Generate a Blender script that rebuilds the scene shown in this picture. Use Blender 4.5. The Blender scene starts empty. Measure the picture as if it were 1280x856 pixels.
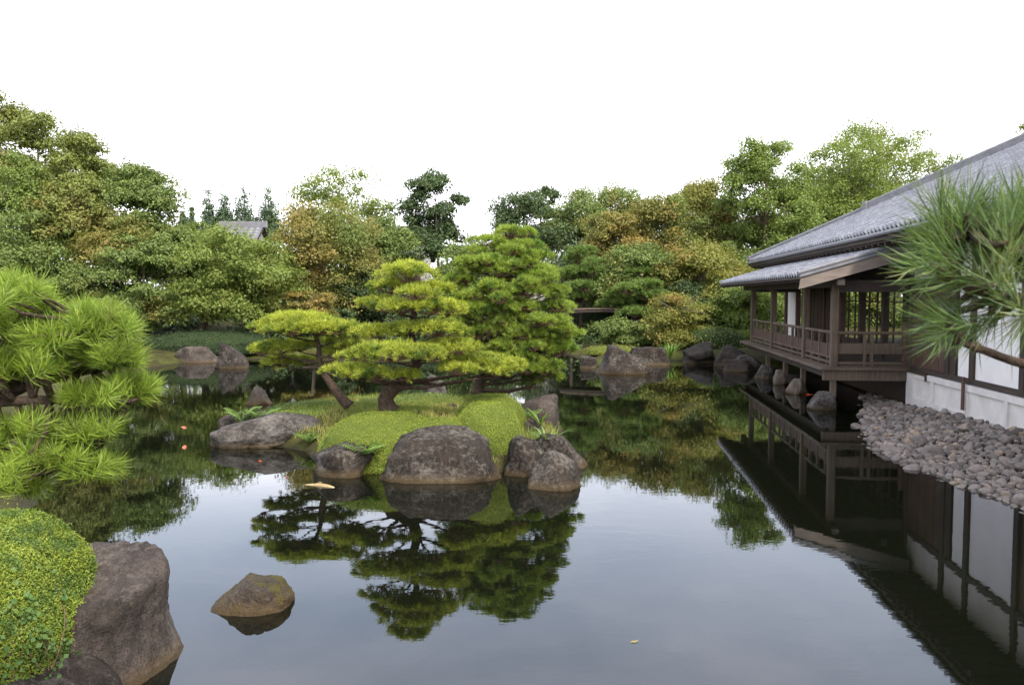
import bpy, math, random
import numpy as np
from math import radians as R
C = bpy.context.scene.collection
SC = bpy.context.scene
# ------------------------------------------------------------------ camera, sky, sun, exposure
FPX = 1000.0                       # focal length in pixels of the 1280 px wide photograph
CAMH = 2.8
PITCH = math.atan(58 / FPX)
cam = bpy.data.cameras.new('camera'); camo = bpy.data.objects.new('camera', cam); C.objects.link(camo)
cam.sensor_width = 36; cam.lens = 36 * FPX / 1280; cam.clip_start = 0.05; cam.clip_end = 3000
camo.location = (0, 0, CAMH); camo.rotation_euler = (math.pi / 2 - PITCH, 0, 0)
cam.dof.use_dof = True; cam.dof.focus_distance = 14; cam.dof.aperture_fstop = 8.5
SC.camera = camo
SUN_EL, SUN_AZ = R(48), R(150)     # azimuth of the sun measured clockwise from +Y (behind the camera, to the right)
w = bpy.data.worlds.new('World'); SC.world = w; w.use_nodes = True
nt = w.node_tree; bg = nt.nodes['Background']
sky = nt.nodes.new('ShaderNodeTexSky'); sky.sky_type = 'NISHITA'; sky.sun_disc = False
sky.sun_elevation = SUN_EL; sky.sun_rotation = SUN_AZ; sky.air_density = 1.3; sky.dust_density = 3.0; sky.ozone_density = 1.5
tc = nt.nodes.new('ShaderNodeTexCoord'); mp = nt.nodes.new('ShaderNodeMapping'); mp.inputs['Scale'].default_value = (1.2, 1.2, 3.6)
nz = nt.nodes.new('ShaderNodeTexNoise'); nz.inputs['Scale'].default_value = 1.6; nz.inputs['Detail'].default_value = 6; nz.inputs['Roughness'].default_value = .55
rp = nt.nodes.new('ShaderNodeValToRGB'); rp.color_ramp.elements[0].position = .36; rp.color_ramp.elements[0].color = (.26, .26, .26, 1)
rp.color_ramp.elements[1].position = .74; rp.color_ramp.elements[1].color = (.66, .66, .66, 1)
mx = nt.nodes.new('ShaderNodeMix'); mx.data_type = 'RGBA'
nt.links.new(tc.outputs['Generated'], mp.inputs['Vector']); nt.links.new(mp.outputs['Vector'], nz.inputs['Vector'])
nt.links.new(nz.outputs['Fac'], rp.inputs['Fac'])
sx = nt.nodes.new('ShaderNodeSeparateXYZ'); nt.links.new(tc.outputs['Generated'], sx.inputs[0])
mr = nt.nodes.new('ShaderNodeMapRange'); mr.interpolation_type = 'SMOOTHSTEP'; mr.inputs['From Min'].default_value = .08; mr.inputs['From Max'].default_value = .32; mr.inputs['To Min'].default_value = .62; mr.inputs['To Max'].default_value = 0
nt.links.new(sx.outputs['Z'], mr.inputs['Value']); ad = nt.nodes.new('ShaderNodeMath'); ad.operation = 'ADD'; ad.use_clamp = True
nt.links.new(rp.outputs['Color'], ad.inputs[0]); nt.links.new(mr.outputs[0], ad.inputs[1]); nt.links.new(ad.outputs[0], mx.inputs['Factor'])
nt.links.new(sky.outputs['Color'], mx.inputs[6]); mx.inputs[7].default_value = (9.0, 8.9, 9.5, 1)    # thin bright cloud
nt.links.new(mx.outputs[2], bg.inputs['Color']); bg.inputs['Strength'].default_value = 0.13
sun = bpy.data.lights.new('sun', 'SUN'); suno = bpy.data.objects.new('sun', sun); C.objects.link(suno)
sun.energy = 2.3; sun.angle = R(9); sun.color = (1, .93, .82)
suno.rotation_euler = (math.pi / 2 - SUN_EL, 0, math.pi - SUN_AZ)
SC.view_settings.view_transform = 'Standard'; SC.view_settings.look = 'None'; SC.view_settings.gamma = 1
SC.view_settings.exposure = 1.5
try: SC.view_settings.use_curve_mapping = False
except Exception: pass
SC.render.engine = 'CYCLES'; SC.cycles.use_denoising = True
SC.cycles.max_bounces = 8; SC.cycles.transparent_max_bounces = 12; SC.cycles.diffuse_bounces = 3; SC.cycles.glossy_bounces = 3
SC.cycles.caustics_reflective = False; SC.cycles.caustics_refractive = False

# ------------------------------------------------------------------ picture -> world helpers
def at(px, py, Y):
    """point at distance Y in front of the camera on the sight line of a photograph pixel"""
    x = (px - 640) / FPX; u = (428 - py) / FPX
    d = np.array([x, math.cos(PITCH) + u * math.sin(PITCH), -math.sin(PITCH) + u * math.cos(PITCH)])
    return np.array([0, 0, CAMH]) + d * (Y / d[1])
def onz(px, py, z=0.0):
    x = (px - 640) / FPX; u = (428 - py) / FPX
    d = np.array([x, math.cos(PITCH) + u * math.sin(PITCH), -math.sin(PITCH) + u * math.cos(PITCH)])
    return np.array([0, 0, CAMH]) + d * ((z - CAMH) / d[2])

# ------------------------------------------------------------------ numpy helpers
def nrm(a):
    a = np.asarray(a, float); l = np.linalg.norm(a, axis=-1, keepdims=True); return a / np.maximum(l, 1e-9)
def _hash(ix, iy, iz, s):
    n = (ix * 374761393 + iy * 668265263 + iz * 1274126177 + s * 974711) & 0x7fffffff
    n = ((n ^ (n >> 13)) * 1274126177) & 0x7fffffff
    return ((n ^ (n >> 16)) & 0xffff) / 65535.0
def vnoise(p, s=0):
    p = np.asarray(p, float); i = np.floor(p).astype(np.int64); f = p - i; f = f * f * (3 - 2 * f); r = 0
    for dx in (0, 1):
        for dy in (0, 1):
            for dz in (0, 1):
                wt = (f[..., 0] if dx else 1 - f[..., 0]) * (f[..., 1] if dy else 1 - f[..., 1]) * (f[..., 2] if dz else 1 - f[..., 2])
                r = r + wt * _hash(i[..., 0] + dx, i[..., 1] + dy, i[..., 2] + dz, s)
    return r
def fbm(p, s=0, o=4):
    p = np.asarray(p, float); a = .5; r = 0
    for k in range(o): r = r + a * (vnoise(p * 2 ** k, s + k) - .5); a *= .5
    return r
def sstep(a, b, x):
    t = np.clip((x - a) / (b - a), 0, 1); return t * t * (3 - 2 * t)

class MB:
    def __init__(s): s.v = []; s.f = []; s.m = []; s.n = 0
    def add(s, v, f, m=0):
        v = np.asarray(v, float).reshape(-1, 3); f = np.asarray(f, np.int64)
        if f.ndim == 1: f = f[None]
        s.v.append(v); s.f.append(f + s.n); s.m.append(np.full(len(f), m)); s.n += len(v)
    def build(s, name, mats, parent=None, smooth=False):
        me = bpy.data.meshes.new(name)
        v = np.concatenate(s.v); me.vertices.add(len(v)); me.vertices.foreach_set('co', v.astype(np.float32).ravel())
        tot = np.concatenate([np.full(len(f), f.shape[1]) for f in s.f]); li = np.concatenate([f.ravel() for f in s.f])
        me.loops.add(len(li)); me.loops.foreach_set('vertex_index', li.astype(np.int32))
        me.polygons.add(len(tot)); st = np.concatenate([[0], np.cumsum(tot)[:-1]]); me.polygons.foreach_set('loop_start', st.astype(np.int32))
        me.polygons.foreach_set('material_index', np.concatenate(s.m).astype(np.int32))
        sm = np.array(smooth)[np.concatenate(s.m).astype(int)] if isinstance(smooth, (list, tuple)) else np.full(len(tot), bool(smooth))
        me.polygons.foreach_set('use_smooth', sm.astype(bool))
        for m in (mats if isinstance(mats, (list, tuple)) else [mats]): me.materials.append(m)
        me.update(calc_edges=True); me.validate()
        o = bpy.data.objects.new(name, me); C.objects.link(o)
        if parent is not None: o.parent = parent
        return o
    # shapes
    def box(s, a, b, m=0, rot=None, c=None, bev=0.0):
        a = np.minimum(a, b); b_ = np.maximum(np.asarray(a), b); a = np.asarray(a, float); b_ = np.maximum(np.asarray(b_, float), a)
        x0, y0, z0 = a; x1, y1, z1 = b_
        e = min(bev, (x1 - x0) * .3, (y1 - y0) * .3, (z1 - z0) * .3)
        if e <= 0:
            v = np.array([[x0, y0, z0], [x1, y0, z0], [x1, y1, z0], [x0, y1, z0], [x0, y0, z1], [x1, y0, z1], [x1, y1, z1], [x0, y1, z1]])
            f = [[0, 3, 2, 1], [4, 5, 6, 7], [0, 1, 5, 4], [1, 2, 6, 5], [2, 3, 7, 6], [3, 0, 4, 7]]
            s.add(v, f, m)
        else:                                    # octagonal section so that edges catch the light
            ring = lambda z, k: [[x0 + e + k, y0 + k, z], [x1 - e - k, y0 + k, z], [x1 - k, y0 + e + k, z], [x1 - k, y1 - e - k, z], [x1 - e - k, y1 - k, z], [x0 + e + k, y1 - k, z], [x0 + k, y1 - e - k, z], [x0 + k, y0 + e + k, z]]
            v = ring(z0, e * .6) + ring(z0 + e * .6, 0) + ring(z1 - e * .6, 0) + ring(z1, e * .6)
            s.add(v, [], m) if False else None
            n0 = s.n; s.v.append(np.array(v, float)); s.n += 32
            q = [[n0 + r * 8 + k, n0 + r * 8 + (k + 1) % 8, n0 + (r + 1) * 8 + (k + 1) % 8, n0 + (r + 1) * 8 + k] for r in range(3) for k in range(8)]
            s.f.append(np.array(q)); s.m.append(np.full(24, m))
            s.f.append(np.array([[n0 + 7 - k for k in range(8)], [n0 + 24 + k for k in range(8)]])); s.m.append(np.full(2, m))
    def hexa(s, p, m=0):                         # eight corners: bottom ring then top ring
        s.add(p, [[0, 3, 2, 1], [4, 5, 6, 7], [0, 1, 5, 4], [1, 2, 6, 5], [2, 3, 7, 6], [3, 0, 4, 7]], m)
    def beam(s, p, q, wd, ht, m=0):              # rectangular bar from p to q, ht is the vertical size
        p = np.asarray(p, float); q = np.asarray(q, float); d = nrm(q - p)
        sd = np.cross(d, [0, 0, 1]); sd = nrm(sd) if np.linalg.norm(sd) > 1e-3 else np.array([1., 0, 0]); up = np.cross(sd, d)
        o = [-sd * wd / 2 - up * ht / 2, sd * wd / 2 - up * ht / 2, sd * wd / 2 + up * ht / 2, -sd * wd / 2 + up * ht / 2]
        v = [p + k for k in o] + [q + k for k in o]
        s.add(v, [[0, 1, 2, 3], [7, 6, 5, 4], [0, 4, 5, 1], [1, 5, 6, 2], [2, 6, 7, 3], [3, 7, 4, 0]], m)
    def tube(s, pts, rad, sides=8, m=0, rough=0.0, seed=0):
        pts = np.asarray(pts, float); n = len(pts); rad = np.broadcast_to(rad, (n,))
        t = nrm(np.gradient(pts, axis=0)); ref = np.array([0.31, 0.87, 0.39]); vs = []
        a = np.linspace(0, 2 * math.pi, sides, endpoint=False)
        for k in range(n):
            x = np.cross(t[k], ref); x = nrm(x) if np.linalg.norm(x) > 1e-3 else np.array([1., 0, 0]); y = np.cross(t[k], x)
            vs.append(pts[k] + rad[k] * (np.cos(a)[:, None] * x + np.sin(a)[:, None] * y))
        v = np.concatenate(vs)
        if rough: 
            cen = np.repeat(pts, sides, 0); v = cen + (v - cen) * (1 + rough * 2 * fbm(v * 6 / max(rad.max(), .03) * .12, seed, 3))[:, None]
        k = np.arange(n - 1)[:, None] * sides; j = np.arange(sides)[None]; j2 = (j + 1) % sides
        f = np.stack([k + j, k + j2, k + sides + j2, k + sides + j], -1).reshape(-1, 4)
        n0 = s.n; s.add(v, f, m)
        s.f.append(np.array([[n0 + (n - 1) * sides + q for q in range(sides)], [n0 + sides - 1 - q for q in range(sides)]])); s.m.append(np.full(2, m))
    def leaves(s, c, n, size, rng, m=0, asp=.62, fold=.0):
        c = np.asarray(c); N = len(c); n = nrm(n); t = nrm(np.cross(n, rng.normal(size=(N, 3)))); b = np.cross(n, t)
        L = np.broadcast_to(size, (N,))[:, None]
        v = np.stack([c - t * L * .5, c + b * L * asp * .5 + n * L * fold, c + t * L * .5, c - b * L * asp * .5 + n * L * fold], 1).reshape(-1, 3)
        s.add(v, np.arange(N * 4).reshape(-1, 4), m)
    def needles(s, c, d, n, L, wd, rng, m=0, lo=8, hi=75):
        c = np.repeat(np.asarray(c), n, 0); d = nrm(np.repeat(np.asarray(d), n, 0)); N = len(c)
        p = nrm(np.cross(d, rng.normal(size=(N, 3)))); ph = np.radians(lo + (hi - lo) * np.sqrt(rng.random(N)))[:, None]
        q = d * np.cos(ph) + p * np.sin(ph); l = (L * rng.uniform(.7, 1.1, N))[:, None]
        b = c + d * (rng.uniform(-.35, .25, N) * L)[:, None]
        sd = nrm(np.cross(q, rng.normal(size=(N, 3)))) * wd * .5
        bend = np.array([0, 0, 1.]) * l * .05
        mid = b + q * l * .55 - bend * .2; tip = b + q * l + bend
        v = np.stack([b - sd * .6, b + sd * .6, mid + sd, mid - sd, tip], 1).reshape(-1, 3)
        k = np.arange(N)[:, None] * 5; n0 = s.n
        s.add(v, k + np.array([[0, 1, 2, 3]]), m); s.f.append(n0 + k + np.array([[3, 2, 4]])); s.m.append(np.full(N, m))

def tag(o, label=None, cat=None, group=None, kind=None):
    for k, v in (('label', label), ('category', cat), ('group', group), ('kind', kind)):
        if v: o[k] = v
    return o
def empty(name, loc=(0, 0, 0), rz=0, label=None, cat=None, group=None):
    o = bpy.data.objects.new(name, None); C.objects.link(o); o.location = [float(k) for k in loc]; o.rotation_euler = (0, 0, rz); o.empty_display_size = .2
    return tag(o, label, cat, group)

# ------------------------------------------------------------------ materials
def mat(name):
    m = bpy.data.materials.new(name); m.use_nodes = True; t = m.node_tree; return m, t, t.nodes['Principled BSDF'], t.nodes['Material Output']
def N(t, kind, **kw):
    n = t.nodes.new(kind)
    for k, v in kw.items():
        if k in n.inputs: n.inputs[k].default_value = v
        else: setattr(n, k, v)
    return n
def ramp(t, src, stops):
    r = t.nodes.new('ShaderNodeValToRGB'); e = r.color_ramp.elements
    while len(e) < len(stops): e.new(.5)
    for k, (p, c) in enumerate(stops): e[k].position = p; e[k].color = (*c, 1) if len(c) == 3 else c
    t.links.new(src, r.inputs['Fac']); return r.outputs['Color']
def mixc(t, fac, a, b, mode='MIX'):
    m = t.nodes.new('ShaderNodeMix'); m.data_type = 'RGBA'; m.blend_type = mode
    for v, i in ((fac, 0), (a, 6), (b, 7)):
        if hasattr(v, 'is_linked'): t.links.new(v, m.inputs[i])
        else: m.inputs[i].default_value = v if i == 0 else (*v, 1)
    return m.outputs[2]
def coords(t, scale=(1, 1, 1), world=False):
    c = N(t, 'ShaderNodeNewGeometry').outputs['Position'] if world else N(t, 'ShaderNodeTexCoord').outputs['Object']
    m = N(t, 'ShaderNodeMapping'); m.inputs['Scale'].default_value = scale; t.links.new(c, m.inputs['Vector']); return m.outputs['Vector']
def noise(t, scale, detail=4, rough=.55, vec=None, world=True):
    n = N(t, 'ShaderNodeTexNoise', Scale=scale, Detail=detail, Roughness=rough); t.links.new(vec if vec is not None else coords(t, world=world), n.inputs['Vector']); return n.outputs['Fac']
def bump(t, b, h, strength=.5, dist=.02):
    n = N(t, 'ShaderNodeBump', Strength=strength, Distance=dist); t.links.new(h, n.inputs['Height']); t.links.new(n.outputs['Normal'], b.inputs['Normal'])
def math_(t, op, a, b=None):
    n = t.nodes.new('ShaderNodeMath'); n.operation = op
    for v, i in ((a, 0), (b, 1)):
        if v is None: continue
        if hasattr(v, 'is_linked'): t.links.new(v, n.inputs[i])
        else: n.inputs[i].default_value = v
    return n.outputs[0]

def leaf_mat(name, a, b, patch=None, pscale=.5, pamt=(.5, .62), trans=.3, rough=.55, spec=.3):
    m, t, p, out = mat(name)
    if name.endswith('leaves') or 'moss' in name: mid = tuple((x + y) / 2 for x, y in zip(a, b)); a = tuple(x * .6 + y * .4 for x, y in zip(a, mid)); b = tuple(x * .6 + y * .4 for x, y in zip(b, mid))
    rnd = N(t, 'ShaderNodeNewGeometry').outputs['Random Per Island']
    col = mixc(t, rnd, a, b)
    if patch:
        n = noise(t, pscale, 3, .6)
        f = ramp(t, math_(t, 'ADD', n, math_(t, 'MULTIPLY', math_(t, 'SUBTRACT', rnd, .5), .05)), [(pamt[0], (0, 0, 0)), (pamt[1], (1, 1, 1))])
        col = mixc(t, f, col, patch)
    v = noise(t, 1.3, 3, .6); col = mixc(t, .55, col, mixc(t, 1, col, ramp(t, v, [(.3, (.55, .6, .55)), (.7, (1.45, 1.4, 1.4))]), 'MULTIPLY'))
    t.links.new(col, p.inputs['Base Color']); p.inputs['Roughness'].default_value = rough; p.inputs['Specular IOR Level'].default_value = spec
    tr = N(t, 'ShaderNodeBsdfTranslucent'); t.links.new(mixc(t, 1, col, (1.25, 1.3, .7), 'MULTIPLY'), tr.inputs['Color'])
    ms = N(t, 'ShaderNodeMixShader'); ms.inputs[0].default_value = trans
    t.links.new(p.outputs[0], ms.inputs[1]); t.links.new(tr.outputs[0], ms.inputs[2]); t.links.new(ms.outputs[0], out.inputs['Surface'])
    return m
def rock_mat(name, a, b, lichen=(.36, .34, .31), lamt=(.62, .72), moss=None, mamt=(.6, .7), scale=1.0):
    m, t, p, out = mat(name)
    n1 = noise(t, 3 * scale, 8, .65); n2 = noise(t, 14 * scale, 6, .7); n3 = noise(t, 60 * scale, 3, .6)
    col = mixc(t, ramp(t, n1, [(.35, (0, 0, 0)), (.65, (1, 1, 1))]), a, b)
    col = mixc(t, .8, col, mixc(t, 1, col, ramp(t, n3, [(.3, (.55, .55, .55)), (.7, (1.5, 1.5, 1.5))]), 'MULTIPLY'))
    st = noise(t, 1, 5, .65, vec=coords(t, (16 * scale, 16 * scale, 2.2 * scale), True)); col = mixc(t, .75, col, mixc(t, 1, col, ramp(t, st, [(.3, (.5, .5, .5)), (.68, (1.5, 1.5, 1.48))]), 'MULTIPLY'))
    if lichen: col = mixc(t, ramp(t, math_(t, 'ADD', math_(t, 'MULTIPLY', n2, .6), math_(t, 'MULTIPLY', noise(t, 2.1 * scale, 3), .4)), [(lamt[0] - .06, (0, 0, 0)), (lamt[1], (.85, .85, .85))]), col, lichen)
    if moss:
        col = mixc(t, ramp(t, math_(t, 'ADD', math_(t, 'MULTIPLY', noise(t, 4 * scale, 5, .7), .8), math_(t, 'MULTIPLY', n3, .2)), [(mamt[0], (0, 0, 0)), (mamt[1], (1, 1, 1))]), col, moss)
    z = N(t, 'ShaderNodeSeparateXYZ'); t.links.new(N(t, 'ShaderNodeNewGeometry').outputs['Position'], z.inputs[0])
    zz = math_(t, 'ADD', z.outputs['Z'], math_(t, 'MULTIPLY', math_(t, 'SUBTRACT', n2, .5), .06))
    wet = ramp(t, zz, [(.025, (0, 0, 0)), (.055, (1, 1, 1))]); col = mixc(t, wet, mixc(t, 1, col, (.42, .4, .34), 'MULTIPLY'), col)     # wet rim at the waterline
    al = ramp(t, zz, [(.05, (.5, .5, .5)), (.14, (0, 0, 0))]); col = mixc(t, al, col, (.075, .05, .02))                        # ochre tide stain
    t.links.new(col, p.inputs['Base Color']); p.inputs['Roughness'].default_value = .85; p.inputs['Specular IOR Level'].default_value = .25
    bump(t, p, math_(t, 'ADD', math_(t, 'ADD', n2, math_(t, 'MULTIPLY', st, .6)), math_(t, 'MULTIPLY', n3, .5)), 1.0, .035)
    return m
def wood_mat(name, a, b, axis=2, scale=1.0, rough=.7):
    m, t, p, out = mat(name)
    s = [22, 22, 22]; s[axis] = 1.2; v = coords(t, tuple(k * scale for k in s))
    n = noise(t, 1, 5, .6, vec=v); n2 = noise(t, 1.5, 3, .5, world=False)
    col = mixc(t, ramp(t, n, [(.3, (0, 0, 0)), (.7, (1, 1, 1))]), a, b)
    col = mixc(t, .6, col, mixc(t, 1, col, ramp(t, n2, [(.3, (.6, .6, .6)), (.7, (1.4, 1.4, 1.4))]), 'MULTIPLY'))
    t.links.new(col, p.inputs['Base Color']); p.inputs['Roughness'].default_value = rough; bump(t, p, n, .3, .006); return m
def plain(name, a, rough=.6, var=.25, scale=4, spec=.4, bs=0.0):
    m, t, p, out = mat(name); n = noise(t, scale, 6, .65, world=False)
    col = mixc(t, 1, a, ramp(t, n, [(.25, (1 - var,) * 3), (.75, (1 + var,) * 3)]), 'MULTIPLY')
    t.links.new(col, p.inputs['Base Color']); p.inputs['Roughness'].default_value = rough; p.inputs['Specular IOR Level'].default_value = spec
    if bs: bump(t, p, noise(t, scale * 8, 4), bs, .01)
    return m

M_bark = plain('pine_bark', (.062, .043, .031), .9, .7, 16, .15, 1.0)
M_bark_pale = plain('grey_bark', (.16, .135, .11), .9, .4, 6, .15, .6)
M_twig = plain('brown_twig', (.12, .075, .05), .85, .4, 12, .15)
M_needle = leaf_mat('pine_needles_yellow_green', (0.168, 0.213, 0.025), (0.370, 0.403, 0.050), (0.095, 0.151, 0.022), 2.2, (.54, .66), .3, .5, .3)
M_needle_b = leaf_mat('pine_needles_fresh', (0.123, 0.190, 0.028), (0.280, 0.347, 0.050), (0.078, 0.146, 0.022), 2.5, (.54, .66), .32, .45, .35)
M_needle_dark = leaf_mat('pine_needles_green', (.07, .125, .026), (.16, .225, .05), None, trans=.28, rough=.45)
M_needle_l = leaf_mat('pine_needles_left', (.095, .16, .02), (.27, .36, .045), (.17, .21, .04), 5, (.55, .68), .32, .5, .3)
M_needle_near = leaf_mat('pine_needles_near', (.035, .07, .02), (.105, .16, .04), (.16, .19, .055), 9, (.56, .66), .3, .4, .4)
M_moss = leaf_mat('clipped_moss_green', (.13, .18, .02), (.24, .28, .035), (.09, .14, .02), 3.5, (.5, .66), .25, .6)
M_moss_base = plain('moss_base', (.07, .09, .016), .95, .4, 30, .1)
L_hedge = leaf_mat('shaded_hedge_leaves', (.014, .026, .010), (.036, .055, .020), None, trans=.2)  # darker copy of the deep green leaves, far-bank shade put into the colour
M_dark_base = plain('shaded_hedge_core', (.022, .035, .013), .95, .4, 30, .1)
M_grass = leaf_mat('pale_grass_blades', (.20, .21, .05), (.34, .31, .10), (.12, .19, .03), 1.2, (.48, .6), .3, .6)
M_fern = leaf_mat('fern_green', (.09, .16, .03), (.16, .25, .05), None, trans=.35)
M_reed = leaf_mat('reed_green', (.12, .19, .06), (.2, .27, .1), None, trans=.3)
L_olive = leaf_mat('olive_leaves', (.092, .12, .027), (.205, .228, .054), (.225, .175, .05), .3, (.54, .72))
L_green = leaf_mat('green_leaves', (0.070, 0.112, 0.029), (0.175, 0.224, 0.056), (0.224, 0.189, 0.049), .45, (.56, .7))
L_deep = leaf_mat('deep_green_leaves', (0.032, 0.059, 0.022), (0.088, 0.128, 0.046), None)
L_light = leaf_mat('light_green_leaves', (0.102, 0.144, 0.029), (0.216, 0.264, 0.060), (0.204, 0.156, 0.036), .4, (.62, .72), .38)
L_orange = leaf_mat('orange_maple_leaves', (0.176, 0.150, 0.039), (0.325, 0.215, 0.065), (0.124, 0.163, 0.039), .26, (.36, .60), .35)
L_yellow = leaf_mat('yellow_green_maple_leaves', (.115, .135, .028), (.235, .225, .05), (.27, .165, .05), .5, (.54, .66), .35)
L_cedar = leaf_mat('cedar_leaves', (0.042, 0.077, 0.042), (0.084, 0.126, 0.056), None, trans=.1)
L_bright = leaf_mat('fresh_green_leaves', (0.091, 0.140, 0.029), (0.195, 0.247, 0.058), None, trans=.35)
L_shrub = leaf_mat('bright_shrub_leaves', (.09, .15, .018), (.25, .29, .035), (.07, .12, .02), 6, (.5, .62), .3)
L_vine = leaf_mat('vine_leaves', (.05, .11, .025), (.10, .17, .04), None, trans=.3)
K_brown = rock_mat('brown_boulder', (.010, .0075, .0056), (.032, .024, .018), (.15, .135, .115), (.55, .68))
K_red = rock_mat('reddish_boulder', (.024, .0185, .0155), (.062, .049, .041), (.15, .13, .11), (.57, .71))
K_grey = rock_mat('grey_boulder', (.019, .016, .0135), (.052, .043, .037), (.16, .148, .135), (.52, .66))
K_mossy = rock_mat('mossy_boulder', (.024, .018, .014), (.06, .046, .036), (.14, .12, .1), (.64, .76), (.05, .042, .008), (.47, .56))
K_tan = rock_mat('tan_stone', (.085, .068, .05), (.16, .13, .10), (.22, .2, .17), (.6, .74))
K_dark = rock_mat('dark_boulder', (.018, .0145, .012), (.048, .038, .03), (.12, .105, .09), (.62, .76), (.04, .045, .012), (.62, .74))
W_dark = wood_mat('dark_brown_timber', (.018, .011, .007), (.05, .031, .019), 2)
W_dark_h = wood_mat('dark_brown_timber_level', (.018, .011, .008), (.05, .032, .024), 1)
W_mid = wood_mat('weathered_timber', (.055, .036, .022), (.118, .084, .056), 2)
W_mid_h = wood_mat('weathered_timber_level', (.06, .040, .025), (.128, .092, .062), 1)
W_barge = wood_mat('pale_weathered_board', (.105, .083, .068), (.18, .145, .12), 0, .7)
W_red = wood_mat('red_brown_boards', (.04, .019, .012), (.09, .046, .030), 2)
P_white = plain('white_plaster', (.34, .33, .31), .85, .07, 2, .2, .05)
P_base = plain('pale_foundation_plaster', (.58, .55, .52), .9, .18, 2.2, .2, .1)
P_shoji = plain('white_paper_panel', (.74, .71, .69), .8, .06, 2, .2)

def tile_mat():
    m, t, p, out = mat('grey_roof_tiles'); r = N(t, 'ShaderNodeNewGeometry').outputs['Random Per Island']
    col = ramp(t, r, [(0, (.20, .20, .225)), (.6, (.28, .28, .31)), (1, (.38, .375, .40))])
    col = mixc(t, .7, col, mixc(t, 1, col, ramp(t, noise(t, 6, 5, .7), [(.3, (.65, .65, .63)), (.7, (1.25, 1.25, 1.27))]), 'MULTIPLY'))
    t.links.new(col, p.inputs['Base Color']); p.inputs['Roughness'].default_value = .42; p.inputs['Specular IOR Level'].default_value = .5; return m
M_tile = tile_mat()
M_tile_far = plain('weathered_roof_tiles', (.12, .12, .135), .5, .35, 2, .35, .1)
M_tile_dark = plain('dark_ridge_tiles', (.13, .13, .14), .5, .35, 5, .4, .2)
def cobble_mat():
    m, t, p, out = mat('cobble_stone')
    r = math_(t, 'FRACT', math_(t, 'ADD', N(t, 'ShaderNodeNewGeometry').outputs['Random Per Island'], N(t, 'ShaderNodeObjectInfo').outputs['Random']))
    col = ramp(t, r, [(0, (.075, .061, .052)), (.3, (.145, .122, .108)), (.55, (.185, .154, .134)), (.8, (.108, .095, .087)), (.92, (.25, .185, .13)), (1, (.22, .2, .185))])
    col = mixc(t, .7, col, mixc(t, 1, col, ramp(t, noise(t, 24, 5, .7), [(.3, (.6, .6, .6)), (.7, (1.4, 1.38, 1.35))]), 'MULTIPLY'))
    t.links.new(col, p.inputs['Base Color']); p.inputs['Roughness'].default_value = .8; bump(t, p, noise(t, 50, 4), .5, .01); return m
M_cobble = cobble_mat()
def ground_mat():
    m, t, p, out = mat('mossy_ground')
    n = noise(t, .35, 6, .65); n2 = noise(t, 5, 6, .7)
    col = ramp(t, n, [(.35, (.03, .022, .015)), (.48, (.038, .036, .013)), (.62, (.055, .064, .016))])
    col = mixc(t, .8, col, mixc(t, 1, col, ramp(t, n2, [(.3, (.5, .5, .5)), (.7, (1.5, 1.5, 1.4))]), 'MULTIPLY'))
    z = N(t, 'ShaderNodeSeparateXYZ'); t.links.new(N(t, 'ShaderNodeNewGeometry').outputs['Position'], z.inputs[0])
    col = mixc(t, ramp(t, z.outputs['Z'], [(.0, (0, 0, 0)), (.08, (1, 1, 1))]), (.022, .02, .012), col)
    t.links.new(col, p.inputs['Base Color']); p.inputs['Roughness'].default_value = .95; p.inputs['Specular IOR Level'].default_value = .1; bump(t, p, n2, .6, .05); return m
M_ground = ground_mat()
def water_mat():
    m, t, p, out = mat('pond_water'); t.nodes.remove(p)
    v = coords(t, (1, 1, 1), True)
    big = N(t, 'ShaderNodeTexNoise', Scale=.16, Detail=2, Roughness=.5); t.links.new(v, big.inputs['Vector'])
    a = N(t, 'ShaderNodeTexNoise', Scale=2.2, Detail=3, Roughness=.5); t.links.new(coords(t, (1, 1.5, 1), True), a.inputs['Vector'])
    b = N(t, 'ShaderNodeTexNoise', Scale=7, Detail=2, Roughness=.5); t.links.new(coords(t, (1, 1.7, 1), True), b.inputs['Vector'])
    h = math_(t, 'ADD', math_(t, 'MULTIPLY', a.outputs['Fac'], 1.0), math_(t, 'MULTIPLY', b.outputs['Fac'], .22))
    amt = ramp(t, big.outputs['Fac'], [(.38, (.25, .25, .25)), (.62, (1, 1, 1))])
    h = math_(t, 'MULTIPLY', h, amt)
    bn = N(t, 'ShaderNodeBump', Strength=WAVE, Distance=.05); t.links.new(h, bn.inputs['Height'])
    gl = N(t, 'ShaderNodeBsdfGlossy', Roughness=.012); gl.inputs['Color'].default_value = (.96, .97, 1, 1); t.links.new(bn.outputs['Normal'], gl.inputs['Normal'])
    tr = N(t, 'ShaderNodeBsdfTransparent'); tr.inputs['Color'].default_value = (.34, .36, .22, 1)
    fr = N(t, 'ShaderNodeFresnel', IOR=1.6); t.links.new(bn.outputs['Normal'], fr.inputs['Normal'])
    df = N(t, 'ShaderNodeBsdfDiffuse'); df.inputs['Color'].default_value = (.006, .0075, .004, 1)
    body = N(t, 'ShaderNodeMixShader'); body.inputs[0].default_value = .5; t.links.new(tr.outputs[0], body.inputs[1]); t.links.new(df.outputs[0], body.inputs[2])
    ms = N(t, 'ShaderNodeMixShader'); t.links.new(fr.outputs[0], ms.inputs[0]); t.links.new(body.outputs[0], ms.inputs[1]); t.links.new(gl.outputs[0], ms.inputs[2])
    t.links.new(ms.outputs[0], out.inputs['Surface']); return m
WAVE = .026
M_water = water_mat()

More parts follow.
